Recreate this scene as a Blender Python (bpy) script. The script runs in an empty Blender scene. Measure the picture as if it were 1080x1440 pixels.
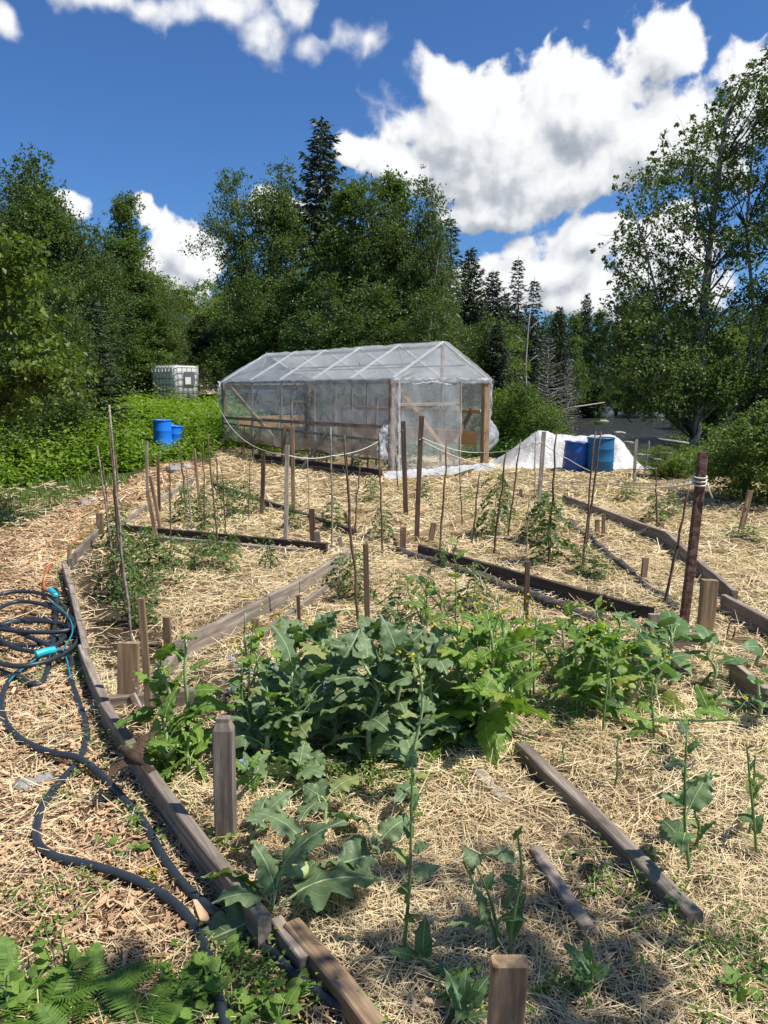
import bpy, math, random
import numpy as np
from mathutils import Vector, Matrix

C = bpy.context.scene.collection
S = bpy.context.scene
R = math.radians
rng = np.random.default_rng(7)
random.seed(7)

# ------------------------------------------------------------------ camera
CAM_H, PITCH, F = 1.6, R(9.03), 1082.0
cam = bpy.data.cameras.new('camera'); cam_o = bpy.data.objects.new('camera', cam); C.objects.link(cam_o)
cam.sensor_fit = 'VERTICAL'; cam.sensor_height = 36; cam.lens = 36 * F / 1440
cam.clip_end = 3000; cam.clip_start = 0.05
cam_o.location = (0, 0, CAM_H); cam_o.rotation_euler = (R(90) - PITCH, 0, 0)
S.camera = cam_o

# ------------------------------------------------------------------ light
SUN_DIR = Vector((0.95, -0.31, 0)).normalized() * math.cos(R(58)) + Vector((0, 0, math.sin(R(58))))
sun = bpy.data.lights.new('sun', 'SUN'); sun_o = bpy.data.objects.new('sun', sun); C.objects.link(sun_o)
sun.energy = 5.0; sun.angle = R(0.53); sun.color = (1, 0.955, 0.89)
sun_o.rotation_euler = SUN_DIR.to_track_quat('Z', 'Y').to_euler()
S.view_settings.view_transform = 'Standard'; S.view_settings.look = 'None'
S.view_settings.gamma = 1; S.view_settings.exposure = 0.40
S.view_settings.use_curve_mapping = False
SKY_STRENGTH = 0.085
cy = S.cycles
cy.max_bounces = 6; cy.diffuse_bounces = 3; cy.glossy_bounces = 2; cy.transmission_bounces = 4; cy.transparent_max_bounces = 16
cy.caustics_reflective = False; cy.caustics_refractive = False

W = bpy.data.worlds.new('World'); S.world = W; W.use_nodes = True
W.cycles.sampling_method = 'MANUAL'; W.cycles.sample_map_resolution = 256

class NT:
    """tiny node helper"""
    def __init__(s, tree): s.t = tree
    def n(s, typ, **k):
        nd = s.t.nodes.new(typ)
        for a, v in k.items(): setattr(nd, a, v)
        return nd
    def _in(s, sock, v):
        if hasattr(v, 'is_output'): s.t.links.new(v, sock)
        elif v is not None: sock.default_value = v
    def math(s, op, a, b=None, c=None, clamp=False):
        nd = s.n('ShaderNodeMath', operation=op, use_clamp=clamp)
        s._in(nd.inputs[0], a); s._in(nd.inputs[1], b)
        if c is not None: s._in(nd.inputs[2], c)
        return nd.outputs[0]
    def vmath(s, op, a, b=None):
        nd = s.n('ShaderNodeVectorMath', operation=op)
        s._in(nd.inputs[0], a); s._in(nd.inputs[1], b)
        return nd.outputs['Value'] if op in ('LENGTH', 'DOT_PRODUCT') else nd.outputs[0]
    def noise(s, vec, scale, detail=4, rough=0.55, dist=0.0, dims='3D'):
        nd = s.n('ShaderNodeTexNoise', noise_dimensions=dims)
        if vec is not None: s._in(nd.inputs['Vector'], vec)
        nd.inputs['Scale'].default_value = scale; nd.inputs['Detail'].default_value = detail
        nd.inputs['Roughness'].default_value = rough; nd.inputs['Distortion'].default_value = dist
        return nd.outputs['Fac']
    def ramp(s, fac, stops, interp='LINEAR'):
        nd = s.n('ShaderNodeValToRGB'); nd.color_ramp.interpolation = interp
        e = nd.color_ramp.elements
        while len(e) < len(stops): e.new(0.5)
        for i, (p, c) in enumerate(stops):
            e[i].position = p; e[i].color = (*c, 1) if len(c) == 3 else c
        s._in(nd.inputs[0], fac); return nd.outputs[0]
    def mix(s, fac, a, b, blend='MIX'):
        nd = s.n('ShaderNodeMix', data_type='RGBA', blend_type=blend)
        s._in(nd.inputs[0], fac)
        s._in(nd.inputs[6], (*a, 1) if isinstance(a, tuple) and len(a) == 3 else a)
        s._in(nd.inputs[7], (*b, 1) if isinstance(b, tuple) and len(b) == 3 else b)
        return nd.outputs[2]
    def smooth(s, v, lo, hi):
        nd = s.n('ShaderNodeMapRange', interpolation_type='SMOOTHSTEP')
        s._in(nd.inputs[0], v); s._in(nd.inputs[1], lo); s._in(nd.inputs[2], hi)
        nd.inputs[3].default_value = 0; nd.inputs[4].default_value = 1
        return nd.outputs[0]

def px_dir(px, py):
    """azimuth and elevation of a direction seen in the photograph"""
    a = (px - 540) / F; b = (720 - py) / F
    y = math.cos(PITCH) + b * math.sin(PITCH); z = -math.sin(PITCH) + b * math.cos(PITCH)
    return math.atan2(a, y), math.atan2(z, math.hypot(a, y))

CLOUDS = [(640,180,112,92),(560,232,46,46),(705,235,150,84),(822,148,104,80),(908,205,112,66),(1000,190,92,66),(1065,118,60,62),
  (690,292,95,38),(800,252,115,42),(948,62,46,44),(505,206,38,25),(600,120,30,24,.8),
  (770,378,100,50),(838,345,70,38),(700,392,70,34),(900,400,110,50),(960,350,70,60),(650,425,90,26),(830,418,90,34),
  (255,348,56,44),(200,312,28,24),(285,372,40,32),(108,277,24,18),(212,375,34,26),(235,400,60,20),(395,300,44,22),
  (320,22,105,34,.80),(225,2,95,30,.85),(378,52,62,36,.82),(420,20,44,36,.85),(505,52,40,34,.74),(447,70,42,26,.70),(140,-18,90,30,.85),(0,28,14,18)]

def cloud_group():
    g = bpy.data.node_groups.new('cloud_density', 'ShaderNodeTree')
    g.interface.new_socket('uv', in_out='INPUT', socket_type='NodeSocketVector')
    g.interface.new_socket('density', in_out='OUTPUT', socket_type='NodeSocketFloat')
    n = NT(g); gi = n.n('NodeGroupInput'); go = n.n('NodeGroupOutput')
    uv = gi.outputs[0]
    wx = n.noise(uv, 9, 1, 0.5, 0, '2D'); wy = n.noise(n.vmath('ADD', uv, (5.2, 1.3, 2)), 9, 1, 0.5, 0, '2D')
    cb = n.n('ShaderNodeCombineXYZ')
    n._in(cb.inputs[0], n.math('MULTIPLY_ADD', wx, 0.05, -0.025)); n._in(cb.inputs[1], n.math('MULTIPLY_ADD', wy, 0.04, -0.02))
    w = n.vmath('ADD', uv, cb.outputs[0])
    acc = None
    for (cx, cy, rx, ry, *wt) in CLOUDS:
        u, v = px_dir(cx, cy)
        d = n.vmath('SUBTRACT', w, (u, v, 0))
        d = n.vmath('MULTIPLY', d, (F / rx / 1.05, F / ry / 1.02, 0))
        l = n.vmath('LENGTH', d)
        f = n.math('SUBTRACT', wt[0] if wt else 1.0, l)
        if acc is None: acc = f
        else:
            acc = n.math('SMOOTH_MAX', acc, f, 0.14)
    # elsewhere in the sky: the same kind of scattered cumulus
    sx = n.n('ShaderNodeSeparateXYZ'); n._in(sx.inputs[0], uv)
    off = n.smooth(n.math('ABSOLUTE', sx.outputs[0]), 0.58, 0.85)
    up = n.smooth(sx.outputs[1], 0.55, 0.75)
    away = n.math('MAXIMUM', off, up)
    gen = n.math('MULTIPLY_ADD', n.noise(uv, 2.3, 1, 0.5, 0, '2D'), 4.0, -2.45)
    acc = n.math('MAXIMUM', acc, n.math('SUBTRACT', gen, n.math('MULTIPLY', n.math('SUBTRACT', 1.0, away), 9.0)))
    fb = n.noise(uv, 15, 8, 0.60, 0.0, '2D')
    bl = n.math('ABSOLUTE', n.math('MULTIPLY_ADD', n.noise(uv, 17, 2, 0.5, 0.0, '2D'), 2.0, -1.0))
    d = n.math('ADD', n.math('SUBTRACT', acc, 0.15), n.math('MULTIPLY_ADD', fb, 1.15, -0.55))
    d = n.math('ADD', d, n.math('MULTIPLY_ADD', bl, -0.7, 0.16))
    n._in(go.inputs[0], d)
    return g

def build_world():
    n = NT(W.node_tree); W.node_tree.nodes.clear()
    out = n.n('ShaderNodeOutputWorld'); bg = n.n('ShaderNodeBackground'); bg.inputs[1].default_value = SKY_STRENGTH
    sky = n.n('ShaderNodeTexSky', sky_type='NISHITA', sun_disc=False)
    sky.sun_elevation = R(58); sky.sun_rotation = math.atan2(SUN_DIR.x, SUN_DIR.y)
    sky.air_density = 1.0; sky.dust_density = 0.6; sky.ozone_density = 2.2; sky.altitude = 300
    tc = n.n('ShaderNodeTexCoord').outputs['Generated']
    sx = n.n('ShaderNodeSeparateXYZ'); n._in(sx.inputs[0], tc)
    az = n.math('ARCTAN2', sx.outputs[0], sx.outputs[1])
    el = n.math('ARCSINE', sx.outputs[2])
    cb = n.n('ShaderNodeCombineXYZ'); n._in(cb.inputs[0], az); n._in(cb.inputs[1], el)
    uv = cb.outputs[0]
    g = cloud_group()
    def dens(v):
        nd = n.n('ShaderNodeGroup', node_tree=g); n._in(nd.inputs[0], v); return nd.outputs[0]
    d0 = dens(uv)
    d1 = dens(n.vmath('ADD', uv, (0.010, 0.022, 0)))
    d2 = dens(n.vmath('ADD', uv, (0.020, 0.060, 0)))
    wisp = n.math('MULTIPLY', n.smooth(el, 0.28, 0.34), n.math('SUBTRACT', 1.0, n.smooth(az, -0.02, 0.10)))
    mask = n.smooth(d0, -0.03, n.math('MULTIPLY_ADD', wisp, 0.45, 0.22))
    # thickness towards the sun darkens the cloud body
    rel = n.math('SUBTRACT', d0, d1)
    th = n.math('ADD', n.math('MULTIPLY', n.math('MAXIMUM', d1, 0.0), 0.35), n.math('MULTIPLY', n.math('MAXIMUM', d2, 0.0), 0.75))
    tone = n.math('ADD', n.math('MULTIPLY', th, -0.58), n.math('MULTIPLY', rel, 0.9))
    tone = n.math('ADD', tone, 0.98, clamp=True)
    col = n.ramp(tone, [(0.0, (3.6, 4.0, 4.5)), (0.35, (5.0, 5.3, 5.8)), (0.62, (7.1, 7.3, 7.6)), (1.0, (8.8, 8.85, 8.95))])
    skyc = n.mix(1.0, sky.outputs[0], (0.46, 0.76, 1.14), 'MULTIPLY')
    c = n.mix(mask, skyc, col)
    n._in(bg.inputs[0], c); W.node_tree.links.new(bg.outputs[0], out.inputs[0])
build_world()

# ------------------------------------------------------------------ pixels to places
def ray(px, py):
    a = (px - 540) / F; b = (720 - py) / F
    return Vector((a, math.cos(PITCH) + b * math.sin(PITCH), -math.sin(PITCH) + b * math.cos(PITCH)))
def gp(px, py, z=0.0):
    """where the line of sight meets height z"""
    d = ray(px, py); t = (z - CAM_H) / d.z
    return Vector((d.x * t, d.y * t, z))
def at(px, py, Y):
    d = ray(px, py); t = Y / d.y
    return Vector((d.x * t, Y, CAM_H + d.z * t))

# ------------------------------------------------------------------ noise and terrain
def _hash(ix, iy, s):
    h = np.sin(ix * 127.1 + iy * 311.7 + s * 74.7) * 43758.5453
    return h - np.floor(h)
def vnoise(x, y, s=0):
    x = np.asarray(x, float); y = np.asarray(y, float)
    ix = np.floor(x); iy = np.floor(y); fx = x - ix; fy = y - iy
    fx = fx * fx * (3 - 2 * fx); fy = fy * fy * (3 - 2 * fy)
    a = _hash(ix, iy, s); b = _hash(ix + 1, iy, s); c = _hash(ix, iy + 1, s); d = _hash(ix + 1, iy + 1, s)
    return a + (b - a) * fx + (c - a) * fy + (a - b - c + d) * fx * fy
def fbm(x, y, s=0, o=3):
    v = 0; a = 0.5
    for k in range(o): v = v + a * vnoise(x * 2 ** k, y * 2 ** k, s + k); a *= 0.5
    return v
def ss(t): t = np.clip(t, 0, 1); return t * t * (3 - 2 * t)

RIVER = np.array([(40,22.5),(20,22.8),(13.6,24.3),(11,28),(12.4,38),(15,50),(23,81),(30,120),(50,200)], float)
def river_dist(x, y):
    x = np.asarray(x, float); y = np.asarray(y, float); best = np.full(x.shape, 1e9)
    for (a, b) in zip(RIVER[:-1], RIVER[1:]):
        ab = b - a; t = np.clip(((x - a[0]) * ab[0] + (y - a[1]) * ab[1]) / (ab @ ab), 0, 1)
        best = np.minimum(best, np.hypot(x - a[0] - t * ab[0], y - a[1] - t * ab[1]))
    return best
_bl = [gp(*p) for p in [(620,1600),(540,1440),(360,1285),(148,990),(115,910),(90,790),(135,748),(250,682),(300,655),(315,630)]]
BLx = [p.x for p in _bl]; BLy = [p.y for p in _bl]
def bed_left(y): return np.interp(y, BLy, BLx)
WATER_Z = -0.85
def terrain(x, y):
    x = np.asarray(x, float); y = np.asarray(y, float)
    h = 1.2 * ss((y - 13) / 13) * ss((-x - 2.2) / 3.6)
    h = h + 0.035 * (fbm(x * 1.1, y * 1.1, 3, 3) - 0.44)
    near = ss((20 - y) / 4) * ss((x - bed_left(y) + 0.02) / 0.05)
    h = h + near * (0.02 + 0.035 * (fbm(x * 2.6, y * 2.6, 9, 3) - 0.44))
    rd = river_dist(x, y); w = 2.6 + 0.02 * np.maximum(y - 25, 0)
    bank = ss((rd - w) / 5.0)
    h = h - .55 * ss((y - 15.8) / 3.5) * ss((x - 4.2 - .05 * (y - 16)) / 2.2)
    h = h * bank + (1 - bank) * (-1.5)
    h = h + 0.5 * ss((y - 30) / 40) * bank + 1.2 * ss((y - 70) / 150) * bank
    return h
def tz(x, y): return float(terrain(np.array([x]), np.array([y]))[0])
def gt(px, py):
    """where the line of sight meets the terrain"""
    p = gp(px, py)
    for _ in range(12):
        q = gp(px, py, tz(p.x, p.y)); p = p.lerp(q, 0.6)
    p.z = tz(p.x, p.y); return p

# ------------------------------------------------------------------ mesh helpers
def mesh_np(name, V, Q=None, T=None, mats=(), matidx=None, smooth=False, uv=None):
    V = np.asarray(V, np.float32).reshape(-1, 3)
    me = bpy.data.meshes.new(name)
    Q = np.zeros((0, 4), int) if Q is None or len(Q) == 0 else np.asarray(Q, int)
    T = np.zeros((0, 3), int) if T is None or len(T) == 0 else np.asarray(T, int)
    me.vertices.add(len(V)); me.vertices.foreach_set('co', V.ravel())
    li = np.concatenate([Q.ravel(), T.ravel()]).astype(np.int32)
    me.loops.add(len(li)); me.loops.foreach_set('vertex_index', li)
    n = len(Q) + len(T); me.polygons.add(n)
    st = np.concatenate([np.arange(len(Q)) * 4, len(Q) * 4 + np.arange(len(T)) * 3]).astype(np.int32)
    me.polygons.foreach_set('loop_start', st)
    if matidx is not None: me.polygons.foreach_set('material_index', np.asarray(matidx, np.int32))
    me.polygons.foreach_set('use_smooth', np.full(n, smooth))
    me.update(calc_edges=True)
    if uv is not None:
        l = me.uv_layers.new(name='UVMap'); l.data.foreach_set('uv', np.asarray(uv, np.float32)[li].ravel())
    for m in (mats if isinstance(mats, (list, tuple)) else [mats]): me.materials.append(m)
    return me

class MB:
    def __init__(s): s.V = []; s.Q = []; s.T = []; s.n = 0; s.mq = []; s.mt = []
    def add(s, V, Q=None, T=None, m=0):
        V = np.asarray(V, float).reshape(-1, 3); s.V.append(V)
        if Q is not None and len(Q): Q = np.asarray(Q, int) + s.n; s.Q.append(Q); s.mq += [m] * len(Q)
        if T is not None and len(T): T = np.asarray(T, int) + s.n; s.T.append(T); s.mt += [m] * len(T)
        s.n += len(V)
    def box(s, c, d, rz=0, m=0):
        c = np.array(c, float); d = np.array(d, float) / 2
        P = np.array([(x, y, z) for x in (-1, 1) for y in (-1, 1) for z in (-1, 1)], float) * d
        if rz:
            cz, sz = math.cos(rz), math.sin(rz); P = np.stack([P[:, 0] * cz - P[:, 1] * sz, P[:, 0] * sz + P[:, 1] * cz, P[:, 2]], 1)
        s.add(P + c, [(0,1,3,2),(4,6,7,5),(0,4,5,1),(2,3,7,6),(0,2,6,4),(1,5,7,3)], m=m)
    def tube(s, pts, rad, k=6, m=0, cap=True):
        P = np.asarray([tuple(p) for p in pts], float); n = len(P)
        rad = np.full(n, rad, float) if np.isscalar(rad) else np.asarray(rad, float)
        T = np.gradient(P, axis=0); T /= np.linalg.norm(T, axis=1)[:, None] + 1e-9
        up = np.array([0, 0, 1.0]) if abs(T[:, 2]).mean() < 0.8 else np.array([1.0, 0, 0])
        A = np.cross(T, up); A /= np.linalg.norm(A, axis=1)[:, None] + 1e-9; B = np.cross(T, A)
        th = np.arange(k) * 2 * math.pi / k
        V = P[:, None] + rad[:, None, None] * (np.cos(th)[None, :, None] * A[:, None] + np.sin(th)[None, :, None] * B[:, None])
        i = np.arange(n - 1)[:, None] * k; j = np.arange(k)[None]; j2 = (j + 1) % k
        Q = np.stack([i + j, i + j2, i + k + j2, i + k + j], -1).reshape(-1, 4)
        V = V.reshape(-1, 3); Tt = []
        if cap:
            V = np.vstack([V, P[0], P[-1]]); a = n * k; b = a + 1
            Tt = [(a, (q + 1) % k, q) for q in range(k)] + [(b, (n - 1) * k + q, (n - 1) * k + (q + 1) % k) for q in range(k)]
        s.add(V, Q, Tt, m)
    def lathe(s, prof, k=24, c=(0, 0, 0), m=0):
        th = np.arange(k) * 2 * math.pi / k; n = len(prof)
        V = np.array([[(r * math.cos(t) + c[0], r * math.sin(t) + c[1], z + c[2]) for t in th] for r, z in prof]).reshape(-1, 3)
        i = np.arange(n - 1)[:, None] * k; j = np.arange(k)[None]; j2 = (j + 1) % k
        s.add(V, np.stack([i + j, i + j2, i + k + j2, i + k + j], -1).reshape(-1, 4), m=m)
    def grid(s, V, m=0):
        """V: (a, b, 3)"""
        a, b = V.shape[:2]; i = np.arange(a - 1)[:, None] * b; j = np.arange(b - 1)[None]
        s.add(V.reshape(-1, 3), np.stack([i + j, i + j + 1, i + b + j + 1, i + b + j], -1).reshape(-1, 4), m=m)
    def mesh(s, name, mats, smooth=False):
        V = np.vstack(s.V); Q = np.vstack(s.Q) if s.Q else None; T = np.vstack(s.T) if s.T else None
        return mesh_np(name, V, Q, T, mats, s.mq + s.mt, smooth)

def link(name, me, parent=None, mat=None):
    o = bpy.data.objects.new(name, me); C.objects.link(o)
    if parent is not None: o.parent = parent
    if mat is not None: o.matrix_basis = mat
    return o
def tag(o, label=None, cat=None, group=None, kind=None):
    if label: o['label'] = label
    if cat: o['category'] = cat
    if group: o['group'] = group
    if kind: o['kind'] = kind
    return o
def thing(name, label, cat, loc=(0, 0, 0), rz=0, group=None):
    o = bpy.data.objects.new(name, None); C.objects.link(o); o.empty_display_size = 0.1
    o.location = loc; o.rotation_euler = (0, 0, rz); return tag(o, label, cat, group)
def frame(x, z, o):
    x = Vector(x).normalized(); z = Vector(z); y = z.cross(x).normalized(); z = x.cross(y)
    return Matrix(((x.x, y.x, z.x, o[0]), (x.y, y.y, z.y, o[1]), (x.z, y.z, z.z, o[2]), (0, 0, 0, 1)))

# ------------------------------------------------------------------ materials
def new_mat(name):
    m = bpy.data.materials.new(name); m.use_nodes = True; t = m.node_tree
    b = t.nodes['Principled BSDF']; return m, NT(t), b, t.nodes['Material Output']
def set_bump(n, b, h, strength=0.4, dist=0.01):
    bp = n.n('ShaderNodeBump'); bp.inputs['Strength'].default_value = strength; bp.inputs['Distance'].default_value = dist
    n._in(bp.inputs['Height'], h); n._in(b.inputs['Normal'], bp.outputs[0])
def objco(n, scale=(1, 1, 1), rand=True):
    v = n.n('ShaderNodeTexCoord').outputs['Object']
    if rand:
        r = n.n('ShaderNodeObjectInfo').outputs['Random']
        cb = n.n('ShaderNodeCombineXYZ'); n._in(cb.inputs[0], n.math('MULTIPLY', r, 37.0)); n._in(cb.inputs[1], n.math('MULTIPLY', r, 11.0))
        v = n.vmath('ADD', v, cb.outputs[0])
    return n.vmath('MULTIPLY', v, scale)

def wood_mat(name, dark, mid, light, rough=0.8, blotch=0.5):
    m, n, b, o = new_mat(name)
    v = objco(n, (1.6, 26, 26)); g = n.noise(v, 1.6, 8, 0.65, 0.6)
    v2 = objco(n, (2.5, 7, 7)); bl = n.noise(v2, 1.4, 5, 0.6)
    c = n.ramp(g, [(0.28, dark), (0.52, mid), (0.75, light)])
    c = n.mix(n.math('MULTIPLY', n.smooth(bl, 0.45, 0.7), blotch), c, tuple(x * 0.55 for x in dark))
    kn = n.n('ShaderNodeTexVoronoi'); n._in(kn.inputs['Vector'], objco(n, (3.2, 9, 9))); kn.inputs['Scale'].default_value = 1.0
    c = n.mix(n.math('SUBTRACT', 1.0, n.smooth(kn.outputs['Distance'], 0.05, 0.16)), c, tuple(x * 0.35 for x in dark))
    r = n.n('ShaderNodeObjectInfo').outputs['Random']
    hs = n.n('ShaderNodeHueSaturation'); n._in(hs.inputs['Color'], c); n._in(hs.inputs['Value'], n.math('MULTIPLY_ADD', r, 0.5, 0.75))
    n._in(b.inputs['Base Color'], hs.outputs[0]); b.inputs['Roughness'].default_value = rough
    set_bump(n, b, g, 0.6, 0.004); return m
M = {}
M['grey'] = wood_mat('weathered_wood', (0.10, 0.078, 0.058), (0.25, 0.20, 0.155), (0.46, 0.40, 0.32))
M['brown'] = wood_mat('brown_wood', (0.12, 0.070, 0.035), (0.29, 0.190, 0.105), (0.46, 0.34, 0.21))
M['dark'] = wood_mat('dark_wood', (0.02, 0.014, 0.01), (0.06, 0.042, 0.03), (0.12, 0.09, 0.065))  # dark tone; on the long board above the log it carries painted shade
M['new'] = wood_mat('new_lumber', (0.36, 0.18, 0.06), (0.52, 0.30, 0.11), (0.60, 0.42, 0.20), blotch=0.15)
M['stick'] = wood_mat('stick_bark', (0.06, 0.035, 0.022), (0.14, 0.085, 0.05), (0.24, 0.16, 0.10))
M['pale'] = wood_mat('pale_stick', (0.16, 0.13, 0.10), (0.33, 0.28, 0.22), (0.48, 0.43, 0.36))
M['bark'] = wood_mat('log_bark', (0.015, 0.012, 0.01), (0.07, 0.058, 0.048), (0.24, 0.21, 0.18), 0.95)

def leaf_mat(name, c1, c2, trans=0.35, rough=0.5, spec=0.4, island=True):
    m, n, b, o = new_mat(name)
    g = n.n('ShaderNodeNewGeometry')
    f = g.outputs['Random Per Island'] if island else n.n('ShaderNodeObjectInfo').outputs['Random']
    big = n.noise(n.n('ShaderNodeTexCoord').outputs['Object'], 0.9, 3, 0.5)
    f2 = n.math('ADD', n.math('MULTIPLY', f, 0.55), n.math('MULTIPLY_ADD', big, 1.3, -0.42), clamp=True)
    c = n.mix(f2, c1, c2)
    b.inputs['Roughness'].default_value = rough; b.inputs['Specular IOR Level'].default_value = spec
    n._in(b.inputs['Base Color'], c)
    tr = n.n('ShaderNodeBsdfTranslucent'); n._in(tr.inputs[0], n.mix(1.0, c, (1.25, 1.5, 0.45), 'MULTIPLY'))
    mx = n.n('ShaderNodeMixShader'); mx.inputs[0].default_value = trans
    m.node_tree.links.new(b.outputs[0], mx.inputs[1]); m.node_tree.links.new(tr.outputs[0], mx.inputs[2])
    m.node_tree.links.new(mx.outputs[0], o.inputs[0]); return m
M['birch_leaf'] = leaf_mat('birch_leaf', (0.050, 0.084, 0.020), (0.142, 0.192, 0.052))
M['poplar_leaf'] = leaf_mat('poplar_leaf', (0.064, 0.106, 0.022), (0.158, 0.222, 0.050))
M['maple_leaf'] = leaf_mat('maple_leaf', (0.085, 0.130, 0.018), (0.205, 0.265, 0.042))
M['dark_leaf'] = leaf_mat('dark_leaf', (0.042, 0.074, 0.018), (0.114, 0.165, 0.040))
M['hazel_leaf'] = leaf_mat('hazel_leaf', (0.050, 0.085, 0.013), (0.170, 0.225, 0.036))
M['needle'] = leaf_mat('spruce_needle', (0.022, 0.038, 0.018), (0.070, 0.092, 0.040), 0.12)
M['needle_dead'] = leaf_mat('dead_twig', (0.085, 0.08, 0.072), (0.17, 0.16, 0.145), 0.05)
M['thicket'] = leaf_mat('thicket_leaf', (0.10, 0.18, 0.016), (0.27, 0.37, 0.045), 0.4)
M['grass'] = leaf_mat('grass_blade', (0.075, 0.13, 0.02), (0.20, 0.27, 0.055), 0.35)
M['weed'] = leaf_mat('weed_leaf', (0.07, 0.15, 0.02), (0.17, 0.28, 0.04), 0.35)
M['tomato'] = leaf_mat('tomato_leaf', (0.050, 0.090, 0.022), (0.140, 0.200, 0.050), 0.35)
M['borage'] = leaf_mat('borage_leaf', (0.07, 0.13, 0.055), (0.15, 0.23, 0.10), 0.3, 0.7)
M['straw'] = leaf_mat('straw', (0.42, 0.285, 0.14), (0.95, 0.80, 0.53), 0.15, 0.55, 0.3)
M['chip'] = leaf_mat('wood_chip', (0.26, 0.145, 0.070), (0.76, 0.52, 0.31), 0.0, 0.8, 0.2)

def veined(name, c1, c2, vein, trans=0.28, rough=0.45):
    m, n, b, o = new_mat(name)
    uv = n.n('ShaderNodeUVMap'); sx = n.n('ShaderNodeSeparateXYZ'); n._in(sx.inputs[0], uv.outputs[0])
    a = n.math('ABSOLUTE', sx.outputs[0])
    mid = n.math('SUBTRACT', 1.0, n.smooth(a, 0.012, 0.035))
    s = n.math('SINE', n.math('MULTIPLY', n.math('SUBTRACT', sx.outputs[1], n.math('MULTIPLY', a, 0.8)), 44.0))
    side = n.math('MULTIPLY', n.smooth(s, 0.90, 1.0), 0.55)
    v = n.math('MAXIMUM', mid, side)
    r = n.n('ShaderNodeObjectInfo').outputs['Random']
    nz = n.noise(n.n('ShaderNodeTexCoord').outputs['Object'], 5, 4)
    c = n.mix(n.math('ADD', n.math('MULTIPLY', r, 0.7), n.math('MULTIPLY_ADD', nz, 0.9, -0.3), clamp=True), c1, c2)
    c = n.mix(n.math('MULTIPLY', n.smooth(r, 0.93, 0.97), 0.6), c, (0.34, 0.33, 0.07))
    hole = n.smooth(n.noise(uv.outputs[0], 9, 3, 0.6), 0.68, 0.72)
    c = n.mix(v, c, vein)
    c = n.mix(n.math('MULTIPLY', hole, 0.7), c, (0.20, 0.17, 0.06))
    n._in(b.inputs['Base Color'], c); b.inputs['Roughness'].default_value = rough; b.inputs['Specular IOR Level'].default_value = 0.35
    set_bump(n, b, n.math('MULTIPLY_ADD', nz, 0.5, v), 0.5, 0.01)
    tr = n.n('ShaderNodeBsdfTranslucent'); n._in(tr.inputs[0], n.mix(1.0, c, (1.2, 1.5, 0.45), 'MULTIPLY'))
    mx = n.n('ShaderNodeMixShader'); mx.inputs[0].default_value = trans
    m.node_tree.links.new(b.outputs[0], mx.inputs[1]); m.node_tree.links.new(tr.outputs[0], mx.inputs[2])
    m.node_tree.links.new(mx.outputs[0], o.inputs[0]); return m
M['kale'] = veined('kale_leaf', (0.090, 0.145, 0.066), (0.205, 0.280, 0.130), (0.30, 0.38, 0.22))
M['mustard'] = veined('mustard_leaf', (0.100, 0.190, 0.026), (0.22, 0.34, 0.055), (0.32, 0.42, 0.15), 0.36)
M['collard'] = veined('collard_leaf', (0.075, 0.150, 0.055), (0.15, 0.25, 0.09), (0.30, 0.38, 0.20))

def plain(name, col, rough=0.6, spec=0.4, nz=0.0, nscale=8, metal=0.0, trans=0.0, bump=0.0, col2=None):
    m, n, b, o = new_mat(name)
    f = n.noise(objco(n), nscale, 5, 0.6)
    c = n.mix(n.smooth(f, 0.35, 0.7), col, col2 if col2 else tuple(x * (1 - nz) for x in col))
    n._in(b.inputs['Base Color'], c); b.inputs['Roughness'].default_value = rough
    b.inputs['Specular IOR Level'].default_value = spec; b.inputs['Metallic'].default_value = metal
    if bump: set_bump(n, b, f, bump, 0.01)
    if trans:
        tr = n.n('ShaderNodeBsdfTranslucent'); n._in(tr.inputs[0], c)
        mx = n.n('ShaderNodeMixShader'); mx.inputs[0].default_value = trans
        m.node_tree.links.new(b.outputs[0], mx.inputs[1]); m.node_tree.links.new(tr.outputs[0], mx.inputs[2])
        m.node_tree.links.new(mx.outputs[0], o.inputs[0])
    return m
M['green_stem'] = plain('green_stem', (0.16, 0.26, 0.08), 0.5, nz=0.3)
M['pale_stem'] = plain('pale_stem', (0.36, 0.46, 0.20), 0.5, nz=0.2)
M['kohlrabi'] = plain('kohlrabi_skin', (0.42, 0.50, 0.20), 0.55, nz=0.35, nscale=25, col2=(0.30, 0.36, 0.14))
M['yellow'] = plain('yellow_petal', (0.80, 0.68, 0.03), 0.6, nz=0.2, trans=0.3)
M['blue_petal'] = plain('blue_petal', (0.42, 0.46, 0.76), 0.6, nz=0.2, trans=0.3)
M['white_petal'] = plain('white_petal', (0.75, 0.78, 0.68), 0.6, nz=0.1, trans=0.3)
M['blue_plastic'] = plain('blue_plastic', (0.010, 0.085, 0.37), 0.38, 0.5, nz=0.25, nscale=3)
M['teal_plastic'] = plain('teal_drum_plastic', (0.015, 0.13, 0.28), 0.42, 0.5, nz=0.3, nscale=3)
M['bright_blue'] = plain('bright_blue_plastic', (0.012, 0.19, 0.75), 0.45, 0.4, nz=0.15, nscale=3)
M['drum_shade'] = plain('barrel_inside_shade', (0.01, 0.03, 0.09), 0.7)  # near-black blue painted as the shade inside open drums
M['ibc'] = plain('tank_plastic', (0.82, 0.82, 0.74), 0.4, nz=0.12, trans=0.25)
M['steel'] = plain('galvanised_steel', (0.32, 0.33, 0.34), 0.45, nz=0.3, metal=0.7)
M['plate'] = plain('dark_plate', (0.12, 0.13, 0.14), 0.5)
M['hose'] = plain('dark_grey_hose', (0.030, 0.038, 0.048), 0.42, 0.45, nz=0.25, nscale=20)
M['teal_hose'] = plain('teal_stripe', (0.02, 0.20, 0.26), 0.45, 0.4)
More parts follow.
